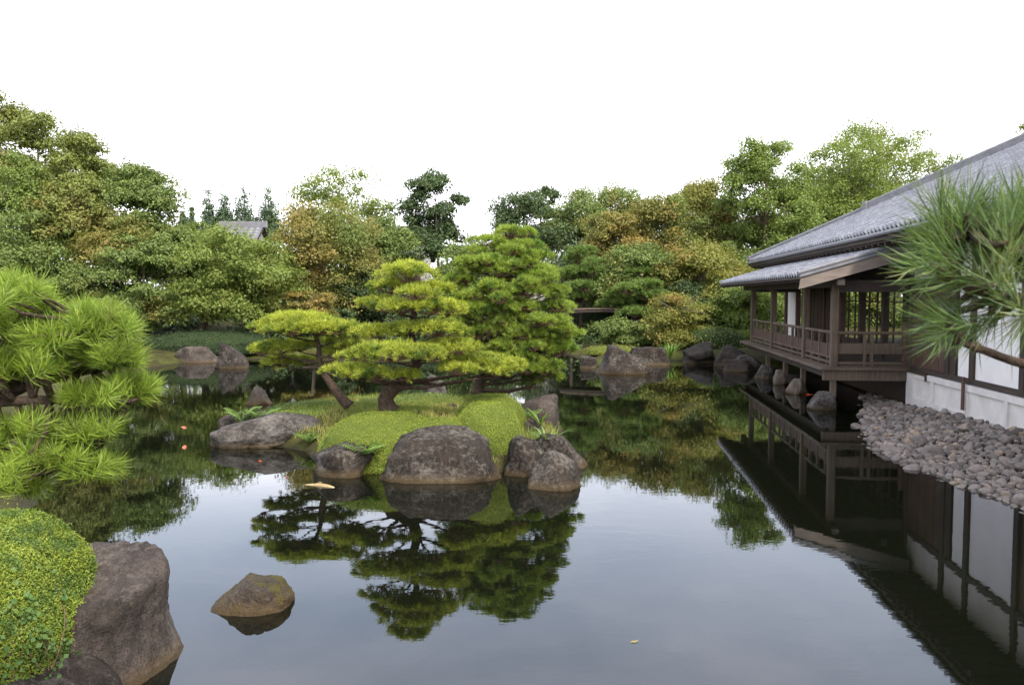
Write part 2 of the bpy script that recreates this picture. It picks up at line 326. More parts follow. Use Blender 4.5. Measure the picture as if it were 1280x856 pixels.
# ------------------------------------------------------------------ the setting: terrain, water, island
POND = np.array([(7.0, 2.6), (6.95, 6), (6.95, 10.5), (6.85, 12.2), (6.8, 14.3), (7.75, 17), (9.15, 20.0), (10.0, 22), (10.4, 26), (10.2, 30), (9.3, 31.6), (8.4, 33.4), (7.4, 34.6),
                 (5.7, 33.6), (4.7, 31), (3.5, 31), (3.2, 34), (2.7, 38), (2.2, 41), (1.6, 41), (1.3, 38), (-2, 37), (-7, 36.6), (-11, 35.4), (-13.5, 34.2), (-13.9, 30), (-12.4, 25),
                 (-9.8, 18), (-7.2, 12.8), (-5.8, 8.8), (-4.9, 7.3), (-3.9, 5.6), (-2.8, 3.3), (-1, 2.5)])
ISLE = np.array([(-5.5, 16.2), (-4.8, 15.1), (-3.7, 14.3), (-3.2, 13.1), (-2.5, 12.7), (-1.6, 12.5), (-.3, 12.5), (.6, 12.7), (1.0, 13.6), (1.0, 15), (1.1, 16.8), (.5, 18.6), (-1.2, 19.8), (-3.4, 19.8), (-5.0, 18.9), (-5.7, 17.5)])
def sdf(poly, x, y):
    """signed distance, negative inside"""
    x = np.asarray(x, float); y = np.asarray(y, float); d = np.full(x.shape, 1e9); ins = np.zeros(x.shape, bool); n = len(poly)
    for k in range(n):
        a = poly[k]; b = poly[(k + 1) % n]; e = b - a
        t = np.clip(((x - a[0]) * e[0] + (y - a[1]) * e[1]) / (e @ e), 0, 1)
        d = np.minimum(d, np.hypot(x - a[0] - t * e[0], y - a[1] - t * e[1]))
        c = ((a[1] > y) != (b[1] > y)) & (x < (b[0] - a[0]) * (y - a[1]) / (b[1] - a[1] + 1e-12) + a[0]); ins ^= c
    return np.where(ins, -d, d)
def ground_h(x, y):
    x = np.asarray(x, float); y = np.asarray(y, float); d = sdf(POND, x, y)
    inn = -.75 * sstep(0, 1.6, -d)
    bank = .28 * sstep(0, .9, d)
    far = .055 * np.clip(d - .5, 0, 40) * sstep(20, 34, y) + .045 * np.clip(d - .5, 0, 14) * (x < -2)
    near = .9 * sstep(.4, 3, d) * (1 - sstep(4, 7, y))
    right = sstep(5, 8, x) * sstep(4, 8, y) * (1 - sstep(26, 34, y))
    out = bank + far * (1 - right) + near
    out = out * (1 - right) + right * (.32 * sstep(0, 3.2, d))
    lump = .5 * fbm(np.stack([x * .35, y * .35, x * 0], -1), 5, 3) * sstep(.5, 4, d) * (1 - right) * (y > 6)
    return np.where(d < 0, inn, out + lump)
def warp(a, b, n, dense0, dense1, step):
    return np.concatenate([a + (dense0 - a) * (1 - np.linspace(1, 0, n, endpoint=False) ** 2.2) , np.arange(dense0, dense1, step), dense1 + (b - dense1) * np.linspace(0, 1, n) ** 2.2])
gx = warp(-900, 900, 30, -22, 14, .22); gy = warp(-60, 1500, 30, 2, 44, .22)
XX, YY = np.meshgrid(gx, gy, indexing='ij'); ZZ = ground_h(XX, YY)
mb = MB(); nx, ny = XX.shape; idx = np.arange(nx * ny).reshape(nx, ny)
mb.add(np.stack([XX, YY, ZZ], -1).reshape(-1, 3), np.stack([idx[:-1, :-1], idx[1:, :-1], idx[1:, 1:], idx[:-1, 1:]], -1).reshape(-1, 4))
tag(mb.build('ground', M_ground, smooth=True), kind='structure')
mb = MB(); mb.add([(-16, 1.5, 0), (13, 1.5, 0), (13, 43, 0), (-16, 43, 0)], [[0, 1, 2, 3]])
tag(mb.build('water', M_water), kind='structure')

def isle_h(x, y):
    d = -sdf(ISLE, x, y)
    h = -.5 + .78 * sstep(-.5, .35, d) + .22 * sstep(.3, 1.6, d)
    h = h + .22 * np.exp(-(((x + 2.0) / 1.3) ** 2 + ((y - 14.5) / 1.2) ** 2))
    return h + .10 * fbm(np.stack([x, y, x * 0], -1), 3, 3)
ix = np.arange(-6.6, 2.0, .12); iy = np.arange(11.8, 20.7, .12); XX, YY = np.meshgrid(ix, iy, indexing='ij')
mb = MB(); nx, ny = XX.shape; idx = np.arange(nx * ny).reshape(nx, ny)
mb.add(np.stack([XX, YY, isle_h(XX, YY) - .02], -1).reshape(-1, 3), np.stack([idx[:-1, :-1], idx[1:, :-1], idx[1:, 1:], idx[:-1, 1:]], -1).reshape(-1, 4))
tag(mb.build('island_ground', M_ground, smooth=True), kind='structure')

# ------------------------------------------------------------------ rocks
def ico(n):
    import bmesh
    bm = bmesh.new(); bmesh.ops.create_icosphere(bm, subdivisions=n, radius=1); bm.verts.ensure_lookup_table()
    v = np.array([x.co[:] for x in bm.verts]); f = np.array([[q.index for q in p.verts] for p in bm.faces]); bm.free(); return v, f
ICO = {k: ico(k) for k in (2, 3, 4, 5)}
def rock_mesh(seed, sub=4, planes=11, rough=.10, extra=(), sharp=.75):
    rng = np.random.default_rng(seed); d, f = ICO[sub]
    n = nrm(rng.normal(size=(planes, 3))); h = rng.uniform(.62, .95, planes)
    if len(extra): n = np.concatenate([n, nrm(np.array([e[:3] for e in extra]))]); h = np.concatenate([h, [e[3] for e in extra]])
    dots = d @ n.T; r = np.where(dots > .05, h / np.maximum(dots, .05), 9)
    k = 55; r = -np.log(np.sum(np.exp(-k * np.minimum(r, 1.6)), 1) + math.exp(-k * 1.2)) / k
    rid = 1 - 2 * np.abs(vnoise(d * 2.6 + seed, seed + 4) - .5); rid2 = 1 - 2 * np.abs(vnoise(d * 6.5 + seed, seed + 5) - .5)
    r = r * (1 + rough * 2.0 * fbm(d * 1.6 + seed, seed, 5)) - rough * .55 * rid ** 6 - rough * .28 * rid2 ** 5 + rough * .5 * fbm(d * 8 + seed, seed + 9, 4)
    v = d * r[:, None]; v[:, :2] *= (1 / np.sqrt(1 - np.minimum(np.minimum(d[:, 2], 0) ** 2, .8)))[:, None]; lo, hi = v.min(0), v.max(0)
    return (v - lo) / (hi - lo) * 2 - 1, f
def rock(label, pxl, pxr, ytop, ywat, m, seed, depth=.9, zb=-.3, planes=11, extra=(), zbase=0.0, lean=0.0, sub=4, rough=.10, group=None, cat='rock', name='boulder', rz=0.0):
    p0 = onz((pxl + pxr) / 2, ywat, zbase); Y = p0[1]
    W = (pxr - pxl) * Y / FPX; D = W * depth; Yc = Y + D * .42; W *= Yc / Y * .5 + .5
    H = at(0, ytop, Yc - D * .1)[2]; X = at((pxl + pxr) / 2, 428, Yc - D * .2)[0]
    v, f = rock_mesh(seed, sub, planes, rough, extra)
    zlo = zbase + zb; v = v * [W / 2, D / 2, (H - zlo) / 2]; v[:, 0] += lean * v[:, 2]
    if rz: c, s = math.cos(rz), math.sin(rz); v[:, :2] = v[:, :2] @ np.array([[c, s], [-s, c]])
    mb = MB(); mb.add(v, f); o = mb.build(name, m, smooth=True); o.location = (X, Yc, (H + zlo) / 2)
    return tag(o, label, cat, group)
G_I = 'boulders edging the pine island'; G_F = 'rocks along the far shore'; G_S = 'stones carrying the veranda posts'
rock('broad dark brown boulder at the front of the island, largest there', 466, 632, 538, 604, K_brown, 12, .62, planes=0, extra=[(-.08, -.15, 1, .62), (.72, -.12, .7, .82), (-.8, -.1, .6, .84), (0, -.85, .5, .74), (0, -1, .05, .85), (1, 0, .1, .95), (-1, 0, .1, .93), (.4, -.75, .5, .84), (0, 1, 0, .9)], sub=5, group=G_I)
rock('low brown boulder half under the moss left of the broad front boulder', 380, 466, 549, 597, K_brown, 24, .9, zb=-.15, extra=[(-.45, -.1, .9, .45), (.1, -.3, .95, .5), (.5, -.5, .7, .7)], group=G_I)
rock('long low grey rock with pale lichen at the left end of the island', 254, 400, 518, 560, K_grey, 33, .55, extra=[(-.5, 0, .85, .62), (.2, 0, 1, .8)], sub=5, group=G_I)
rock('blunt dark boulder at the front right corner of the island', 653, 731, 566, 613, K_brown, 41, .8, extra=[(.6, -.2, .75, .75), (-.5, -.6, .5, .75)], group=G_I)
rock('rounded dark boulder between the broad front boulder and the corner boulder', 620, 692, 541, 597, K_brown, 52, .8, group=G_I)
rock('low sloping rock trailing into the water on the right side of the island', 664, 738, 543, 587, K_brown, 63, .9, extra=[(.75, 0, .65, .5)], group=G_I)
rock('tall square reddish boulder at the far right end of the island', 650, 704, 494, 546, K_red, 77, .8, extra=[(0, 0, 1, .72), (1, -.1, 0, .72)], group=G_I)
rock('small dark rock below the reeds on the island right edge', 640, 690, 525, 562, K_dark, 83, .8, group=G_I)
rock('little pointed purple brown rock on the island behind the ferns', 304, 340, 481, 506, K_dark, 91, .8, extra=[(.8, 0, .6, .5), (-.9, 0, .45, .6)], group=G_I, zbase=0.0)
rock('dark rock behind the fern at the left tip of the island', 262, 296, 519, 548, K_dark, 95, .9, group=G_I)
rock('grey stone behind the flat hedge at the back of the island', 524, 563, 468, 492, K_grey, 101, .8, zbase=.15, extra=[(.5, 0, .85, .7)], group=G_I)
rock('small round stone in the grass beside the right moss mound', 552, 572, 504, 514, K_brown, 107, .9, zbase=.42, zb=-.15, group=G_I, sub=3)
rock('lone mossy rock standing in open water in front of the island', 241, 367, 728, 773, K_mossy, 118, .8, planes=0, extra=[(-.66, -.12, .74, .52), (.16, -.05, .98, .50), (.97, -.15, -.2, .86), (-.12, -.93, .4, .62), (.62, -.75, .2, .72), (0, 1, .1, .8), (.75, 0, .65, .72), (-.5, -.7, .5, .66)], sub=5, rough=.11)
rock('big flat topped brown boulder at the near left shore beside the clipped shrub', -40, 196, 706, 880, K_red, 131, 1.0, planes=0, extra=[(-.04, -.26, .96, .42), (.93, -.3, -.2, .80), (-1, 0, .1, .95), (0, -1, .1, .9), (.1, 1, .1, .95), (.6, -.1, .8, .86), (.62, -.78, -.05, .80), (.3, -.8, .5, .72), (.97, .2, -.1, .9)], sub=5, rough=.10)
rock('dark boulder under the clipped shrub in the near left corner', -60, 120, 822, 930, K_brown, 141, .9, sub=4)
rock('long flat brown slab on the far left shore', 211, 272, 433, 454, K_red, 151, .5, extra=[(0, 0, 1, .62)], group=G_F)
rock('pointed grey boulder beside the flat slab on the far left shore', 264, 308, 427, 461, K_brown, 157, .8, extra=[(.75, -.1, .6, .55), (-.95, 0, .3, .65)], lean=-.15, group=G_F)
rock('large pointed dark boulder on the far right shore', 743, 812, 431, 468, K_brown, 163, .7, planes=1, extra=[(-.97, -.1, .28, .62), (.58, -.1, .8, .46), (-.3, 0, .95, .82), (0, -.9, .45, .7), (.95, 0, .1, .95), (.4, -.8, .4, .72)], lean=-.1, group=G_F)
rock('small square rock left of the pointed boulder on the far right shore', 722, 750, 445, 461, K_brown, 167, .8, planes=4, extra=[(.1, -.1, 1, .5), (-.95, 0, .1, .75)], group=G_F)
rock('wide low brown rock behind the pointed boulder on the far right shore', 778, 840, 434, 457, K_brown, 173, .5, extra=[(0, 0, 1, .65)], group=G_F)
rock('big dark mossy rock right of the grass tuft on the far shore', 850, 902, 427, 455, K_dark, 179, .8, group=G_F)
rock('rounded dark rock beside the far end of the veranda', 896, 938, 431, 459, K_dark, 181, .9, group=G_F)
rock('flat tan slab in front of the rounded rock by the veranda', 904, 946, 449, 465, K_red, 187, .6, planes=14, extra=[(0, 0, 1, .6)], group=G_F)
rock('grey block stone lying behind the tan slab by the veranda', 920, 958, 443, 461, K_grey, 189, .7, zbase=.05, group=G_F)
for k, (a, b, yt, yw, m, lb) in enumerate([(1014, 1054, 489, 513, K_grey, 'conical grey stone under the near corner post of the veranda'), (986, 1014, 473, 493, K_tan, 'mossy block stone under the second veranda post from the near corner'),
        (967, 987, 462, 481, K_tan, 'squarish tan stone under the third veranda post from the near corner'), (945, 970, 456, 474, K_grey, 'rounded stone under the farthest veranda post')]):
    rock(lb, a, b, yt, yw, m, 211 + k * 7, .9, group=G_S, name='foundation_stone', cat='stone', extra=[(0, 0, 1, .8), (.8, 0, .6, .75), (-.8, 0, .6, .75)])

# ------------------------------------------------------------------ the pavilion (local axes: u to the right, v away from the camera)
PO = onz(1038, 507); PO = np.array([PO[0], PO[1], 0])
PAV = empty('pavilion', PO, -math.atan(.115), 'dark timber pavilion with grey tiled roofs and a veranda over the pond', 'building')
WU = 1.88                          # wall plane
DZ = 1.0                           # deck level
def part(name, mb, m, parent=None, smooth=False): return mb.build(name, m, parent or PAV, smooth)
# deck
mb = MB()
for k in range(9): mb.box((-.27 + k * .24, -.12, DZ - .05), (-.27 + k * .24 + .234, 12.2, DZ), 0)
part('deck', mb, W_mid_h)
mb = MB(); mb.box((.0, .09, .68), (.16, 12.1, DZ - .06)); part('deck_beam', mb, W_dark_h)
mb = MB(); mb.box((-.2, -.06, .66), (1.86, .08, DZ - .06)); part('deck_beam', mb, W_mid)
mb = MB(); mb.box((-.29, -.14, DZ - .075), (-.272, 12.2, DZ + .004)); mb.box((-.272, -.14, DZ - .075), (1.86, -.122, DZ + .004)); part('deck_edge', mb, W_mid_h)
mb = MB()
for k in range(1, 15): mb.box((0.0, k * .85, .7), (1.86, k * .85 + .1, DZ - .06))
part('deck_joist', mb, W_dark_h)
PV = [0.0, 2.9, 7.4, 11.2]
for v in PV:
    mb = MB(); mb.box((-.02, v - .02, DZ), (.16, v + .16, 3.25), bev=.015); part('post', mb, W_mid)
for v in (0.0, 3.1, 5.4, 8.2):
    mb = MB(); mb.box((0.0, v, .2), (.14, v + .14, .7), bev=.012); part('support_post', mb, W_mid)
# railings: one for the side, one for the near end
rl = MB()
rl.tube([(.07, -.05, 1.86), (.07, 11.4, 1.86)], .045, 10); rl.box((.04, .16, 1.20), (.10, 11.2, 1.25)); rl.box((.04, .16, 1.06), (.10, 11.2, 1.12))
for k in range(14):
    v = .55 + k * .8
    if min(abs(v - p) for p in PV) > .2: rl.box((.035, v, 1.0), (.105, v + .07, 1.83))
rail = part('railing', rl, W_mid_h)
mb = MB(); mb.box((.055, .16, 1.252), (.085, 11.2, 1.56)); part('rail_panel', mb, W_red, rail)
rl = MB(); rl.tube([(.16, .07, 1.86), (1.80, .07, 1.86)], .045, 10); rl.box((.16, .04, 1.06), (1.80, .10, 1.13)); rl.box((.16, .04, 1.005), (1.8, .09, 1.03))
for u in (.79, .96, 1.74): rl.box((u, .035, 1.0), (u + .07, .105, 1.83))
rail = part('railing', rl, W_mid_h)
mb = MB(); mb.box((.16, .06, 1.33), (1.74, .085, 1.60)); part('rail_panel', mb, W_mid, rail)
mb = MB(); mb.box((1.74, -.02, 1.0), (1.9, .14, 2.15), bev=.012); part('rail_post', mb, W_red)
# beams carrying the lower roof
mb = MB(); mb.box((-.0, -.35, 3.02), (.15, 13.2, 3.26)); mb.box((-.02, -.0, 2.9), (1.84, .13, 3.2)); mb.box((.15, 11.2, 2.95), (1.84, 11.33, 3.2)); mb.box((1.2, -.38, 3.3), (1.34, 13.2, 3.5)); part('eave_beam', mb, W_dark_h)
mb = MB(); mb.box((-.02, -.46, 3.07), (.16, -.352, 3.22), bev=.01); part('beam_end', mb, W_barge)
# wall of the main rooms along v
WV = [-13, -11, -9, -7.2, -5.5, -3.45, -2.25, 0, 2, 4, 6, 8, 10, 12, 14]
for v in WV:
    mb = MB(); mb.box((WU - .02, v - .08, 1.0), (WU + .15, v + .09, 4.2), bev=.012); part('wall_post', mb, W_dark if v < 5 else W_red)
mb = MB(); mb.box((WU, -14, 3.06), (WU + .12, 14.1, 3.22)); mb.box((WU - .005, -14, .96), (WU + .14, 14.1, 1.06)); mb.box((WU, -14, 4.02), (WU + .13, 14.1, 4.2)); part('lintel', mb, W_dark_h)
def panel(v0, v1, z0, z1, m, name, off=.05):
    mb = MB(); mb.box((WU + off, v0 + .092, z0), (WU + off + .03, v1 - .082, z1)); return part(name, mb, m)
for v0, v1, m in ((-5.5, -3.45, P_shoji), (-3.45, -2.62, P_shoji), (-7.2, -5.5, W_red), (-9, -7.2, P_shoji), (-11, -9, P_shoji), (-13, -11, W_red)): panel(v0, v1, 1.062, 3.058, m, 'wall_panel')
mb = MB()
for k in range(9): mb.box((WU + .03 + (k % 2) * .006, -2.17 + k * .232, 1.062), (WU + .06 + (k % 2) * .006, -2.17 + k * .232 + .226, 3.058))
part('board_wall', mb, W_red)
mb = MB(); mb.box((WU + .02, -2.62, 1.062), (WU + .09, -2.335, 3.058)); part('board_wall', mb, W_dark)
for v0, v1 in zip(WV[:-1], WV[1:]): panel(v0, v1, 3.222, 4.018, P_base if v0 < 0 else W_dark, 'upper_panel', .045)
for v0, v1 in ((6, 8), (8, 10)):
    p = panel(v0, v1, 1.062, 3.058, W_dark, 'sliding_door'); mb = MB()
    for q in (.5, 1, 1.5): mb.box((WU + .035, v0 + q - .02, 1.07), (WU + .049, v0 + q + .02, 3.05))
    part('door_frame', mb, W_red, p)
panel(12.15, 13.8, 1.062, 3.058, P_shoji, 'wall_panel')
for v0, v1 in ((0, 2), (2, 4), (4, 6), (10, 12)):        # open lattice windows
    mb = MB()
    for q in (.33, .67): mb.box((WU + .05, v0 + (v1 - v0) * q - .025, 1.062), (WU + .09, v0 + (v1 - v0) * q + .025, 3.058))
    mb.box((WU + .05, v0 + .1, 1.062), (WU + .08, v1 - .1, 1.5)); mb.box((WU + .045, v0 + .1, 2.62), (WU + .095, v1 - .1, 2.66))
    part('lattice_window', mb, W_dark)
# room inside: floor, ceiling, back posts
mb = MB(); mb.box((WU + .2, -13.9, .92), (8.6, 14, .99)); part('room_floor', mb, W_dark_h)
mb = MB(); mb.box((WU + .2, -13.9, 3.5), (8.6, 14, 3.56)); part('room_ceiling', mb, W_dark_h)
for v in range(-13, 15, 3):
    mb = MB(); mb.box((8.45, v, .3), (8.6, v + .15, 4.2)); part('back_post', mb, W_dark)
for u in (3.4, 5.0, 6.7):
    mb = MB(); mb.box((u, 13.9, .3), (u + .15, 14.05, 4.2)); part('back_post', mb, W_dark)
mb = MB(); mb.box((3.6, -13.9, .99), (3.66, -.2, 3.5)); part('inner_wall', mb, P_base)
# pale foundation wall under the near rooms
mb = MB(); FU = WU - .06
mb.box((FU, -14, -.3), (FU + .5, -.02, .30)); mb.box((FU, -14, .80), (FU + .5, -.02, .93)); mb.box((FU + .05, -14, .3), (FU + .5, -.02, .80))
for k in range(9):
    v = -1.55 - 1.72 * k; mb.box((FU - .002, v - .13, .3), (FU + .06, v, .8))
mb.box((FU - .001, -.5, .3), (FU + .07, -.02, .8)); part('foundation_wall', mb, P_base)
mb = MB(); mb.box((FU + .1, -.018, -.3), (FU + .5, 14, .85)); part('base_wall', mb, W_dark)
mb = MB(); mb.box((FU - .03, -1.25, .9), (FU + .04, -.1, .965)); mb.box((FU - .035, -1.32, .78), (FU - .003, -1.25, .965)); part('drain_pipe', mb, W_dark)
mb = MB(); mb.tube([(FU - .06, -3.38, .40), (FU - .06, -3.38, 1.1)], .035, 8); part('drain_pipe', mb, W_red)
# tiled roofs
def tiles(mb, o, e, s, ncol, nrow, wd=.28, ln=.27, keep=None, m=0):
    """wave tiles: o corner at the eave, e unit vector along the eave, s unit vector up the slope"""
    e = nrm(e); s = nrm(s); n = np.cross(e, s); n = n if n[2] > 0 else -n
    x = np.array([0, .10, .22, .38, .55, .7, .84, .95, 1.04]); h = np.array([.066, .078, .066, .018, .0, .0, .012, .042, .064])
    cs, rs = np.meshgrid(np.arange(ncol), np.arange(nrow), indexing='ij'); cs = cs.ravel(); rs = rs.ravel()
    if keep is not None: k = keep(cs * wd, rs * ln); cs, rs = cs[k], rs[k]
    K = len(x); vs = []
    for lift, dl in ((-.05, 0), (.034, 0), (-.004, ln * 1.12)):
        vs.append(o + (cs[:, None] * wd + x * wd)[..., None] * e + ((rs * ln)[:, None, None] + dl) * s + (h + lift)[None, :, None] * n)
    v = np.stack(vs, 1).reshape(-1, 3); T = len(cs)
    q = [[r * K + k, r * K + k + 1, (r + 1) * K + k + 1, (r + 1) * K + k] for r in range(2) for k in range(K - 1)]
    mb.add(v, (np.arange(T)[:, None, None] * (3 * K) + np.array(q)[None]).reshape(-1, 4), m)
# lower veranda roof
E0 = np.array([-.92, -.5, 3.30]); T0 = np.array([1.75, -.5, 4.09]); sl = T0 - E0; sl_u = nrm(sl)
mb = MB(); tiles(mb, E0 + [0, 0, .03], (0, 1, 0), sl, 50, 10)
mb.hexa([(-.90, -.5, 3.22), (1.75, -.5, 4.0), (1.75, 13.5, 4.0), (-.90, 13.5, 3.22), (-.90, -.5, 3.28), (1.75, -.5, 4.06), (1.75, 13.5, 4.06), (-.90, 13.5, 3.28)], 1)
lroof = part('lower_roof', mb, [M_tile, W_dark_h], smooth=[True, False])
mb = MB()
for k in range(47): mb.beam((-.86, -.4 + k * .3, 3.18), (1.7, -.4 + k * .3, 3.95), .06, .08)
part('rafters', mb, W_dark_h, lroof)
mb = MB(); mb.hexa([(-.98, -.62, 2.97), (1.8, -.62, 3.77), (1.8, -.565, 3.77), (-.98, -.565, 2.97), (-.94, -.62, 3.26), (1.8, -.62, 4.06), (1.8, -.565, 4.06), (-.94, -.565, 3.26)]); part('barge_board', mb, W_barge, lroof)
mb = MB(); mb.hexa([(-.97, -.66, 3.262), (1.8, -.66, 4.062), (1.8, -.50, 4.062), (-.97, -.50, 3.262), (-.97, -.66, 3.33), (1.8, -.66, 4.13), (1.8, -.50, 4.13), (-.97, -.50, 3.33)])
mb.tube([(-1.0, -.56, 3.37), (1.8, -.56, 4.17)], .055, 10); part('verge_tiles', mb, M_tile_dark, lroof)
mb = MB(); mb.tube([(1.72, -.6, 4.12), (1.72, 13.5, 4.12)], .09, 8); part('top_ridge', mb, M_tile_dark, lroof)
# main hipped roof: eave z 4.38, pitch five in ten
MU, MVF, MVN, MZ, RUN = .82, 16.6, -16.0, 4.38, 9.0
PT = .47; up = np.array([1, 0, PT]); Ls = math.sqrt(1 + PT * PT)
mb = MB(); tiles(mb, np.array([MU, MVN, MZ]), (0, 1, 0), up, 117, 37, keep=lambda a, b: a + MVN + .2 < MVF - b / Ls)
tiles(mb, np.array([MU, MVF, MZ]), (1, 0, 0), np.array([0, -1, PT]), 64, 37, keep=lambda a, b: (a > b / Ls) & (a + .2 < 2 * RUN - b / Ls))
mb.hexa([(MU + .02, MVN, MZ - .10), (MU + RUN, MVN, MZ + RUN * PT - .10), (MU + RUN, MVF - RUN, MZ + RUN * PT - .10), (MU + .02, MVF - .02, MZ - .10),
         (MU + .02, MVN, MZ - .03), (MU + RUN, MVN, MZ + RUN * PT - .03), (MU + RUN, MVF - RUN, MZ + RUN * PT - .03), (MU + .02, MVF - .02, MZ - .03)], 1)
mb.add([(MU + .05, MVF - .02, MZ - .08), (MU + 2 * RUN, MVF - .02, MZ - .08), (MU + RUN, MVF - RUN, MZ + RUN * PT - .08)], [[0, 1, 2]], 1)
mb.add([(MU + 2 * RUN, MVN, MZ - .08), (MU + 2 * RUN, MVF, MZ - .08), (MU + RUN, MVF - RUN, MZ + RUN * PT - .07), (MU + RUN, MVN, MZ + RUN * PT - .07)], [[0, 1, 2, 3]], 0)
roof = part('main_roof', mb, [M_tile, W_dark_h], smooth=[True, False])
mb = MB(); mb.box((MU - .02, MVN, MZ - .25), (MU + .05, MVF, MZ - .06)); mb.box((MU + .05, MVF - .07, MZ - .25), (MU + 14, MVF, MZ - .06)); part('eave_board', mb, W_dark_h, roof)
mb = MB(); mb.tube([(MU - .07, MVN, MZ - .10), (MU - .07, MVF + .05, MZ - .10)], .055, 8); part('gutter', mb, M_tile_dark, roof)
mb = MB(); mb.box((MU + .05, MVN, MZ - .30), (WU + .3, MVF - .1, MZ - .255)); part('soffit', mb, W_dark_h, roof)
mb = MB()
for k in range(70): mb.box((MU + .06, MVN + .2 + k * .46, MZ - .36), (WU, MVN + .28 + k * .46, MZ - .302))
part('rafters', mb, W_dark_h, roof)
def hip(t0, t1, wd, ht, name):
    p = np.array([MU + t0, MVF - t0, MZ + t0 * PT + ht / 2]); q = np.array([MU + t1, MVF - t1, MZ + t1 * PT + ht / 2]); mb = MB()
    for k in range(4):
        o = np.array([0, 0, -ht / 2 + ht * (k + .45) / 4]); mb.beam(p + o, q + o, wd * (1 - .1 * k), ht / 4 * .86)
    mb.tube([p + [0, 0, ht / 2 + .03], q + [0, 0, ht / 2 + .03]], .085, 10)
    d = nrm(p - q); mb.beam(p - d * .05 + [0, 0, .04], p + d * .1 + [0, 0, .06], wd * 1.5, ht * 1.5)
    mb.tube([p + d * .1 + [0, 0, .06], p + d * .16 + [0, 0, .07]], wd * .45, 12); part(name, mb, M_tile_dark, roof, False)
hip(.05, 3.9, .24, .13, 'corner_ridge'); hip(3.9, RUN, .30, .26, 'corner_ridge')
mb = MB(); mb.beam((MU + RUN, MVN, MZ + RUN * PT + .25), (MU + RUN, MVF - RUN, MZ + RUN * PT + .25), .4, .6); part('top_ridge', mb, M_tile_dark, roof)

# ------------------------------------------------------------------ cobbles on the bank below the foundation wall
CB = []
for k in range(14):
    v, f = rock_mesh(900 + k, 3, 8, .15); s = np.random.default_rng(k); mb = MB(); mb.add(v * [.5, .5 * s.uniform(.6, .85), .5 * s.uniform(.5, .8)], f)
    me = mb.build('cobble', M_cobble, smooth=True); CB.append(me)
rng = np.random.default_rng(5)
cth, sth = math.cos(math.atan(.115)), math.sin(math.atan(.115))
def pav_xy(u, v): return PO[0] + cth * u + sth * v, PO[1] - sth * u + cth * v
spots = []; grid = {}
tries = 0
while len(spots) < 2300 and tries < 90000:
    tries += 1; y = rng.uniform(7.5, 22.5); x = rng.uniform(5.6, 10.6)
    dx, dy = x - PO[0], y - PO[1]; u = cth * dx - sth * dy
    if u > WU - .14: continue
    d = float(sdf(POND, np.array([x]), np.array([y]))[0])
    if d < -.22 + .1 * rng.normal(): continue
    s = rng.uniform(.075, .20) * (1.5 if rng.random() < .15 else 1)
    key = (int(x / .25), int(y / .25)); ok = True
    for a in (-1, 0, 1):
        for b in (-1, 0, 1):
            for (x2, y2, s2) in grid.get((key[0] + a, key[1] + b), ()):
                if (x - x2) ** 2 + (y - y2) ** 2 < (.36 * (s + s2)) ** 2: ok = False
    if not ok: continue
    grid.setdefault(key, []).append((x, y, s)); spots.append((x, y, d, s))
def cz(x, y, d, s): return float(ground_h(np.array([x]), np.array([y]))[0]) + s * .16 + max(0, min(.10, d * .06)) * rng.random()
def visible(x, y): return x / y < .645 and (428 + (math.atan2(CAMH, y) - PITCH) * FPX) < 870
spots.sort(key=lambda q: -(q[3] / q[1]) if visible(q[0], q[1]) else 1)
rest = MB()
for i, (x, y, d, s) in enumerate(spots):
    z = cz(x, y, d, s); k = int(rng.integers(14)); e = rng.uniform(-.5, .5, 3); e[2] = rng.uniform(0, 6.28)
    if i < 300:
        o = CB[k] if not CB[k].get('label') else CB[k].copy()
        if o is not CB[k]: C.objects.link(o)
        o.location = (x, y, z); o.rotation_euler = e; o.scale = (s * 1.15,) * 3
        tag(o, 'fist to head sized grey brown cobble in the heap below the white foundation wall', 'stone', 'cobbles heaped along the pavilion wall')
    else:
        me = CB[k].data; v = np.array([q.co[:] for q in me.vertices]) * s * 1.15; c, sn = math.cos(e[2]), math.sin(e[2]); v[:, :2] = v[:, :2] @ np.array([[c, sn], [-sn, c]])
        rest.add(v + [x, y, z], np.array([q.vertices[:] for q in me.polygons]))
tag(rest.build('cobbles', M_cobble, smooth=True), 'smaller grey brown cobbles filling the bank along the white foundation wall', 'stones', 'cobbles heaped along the pavilion wall', 'stuff')

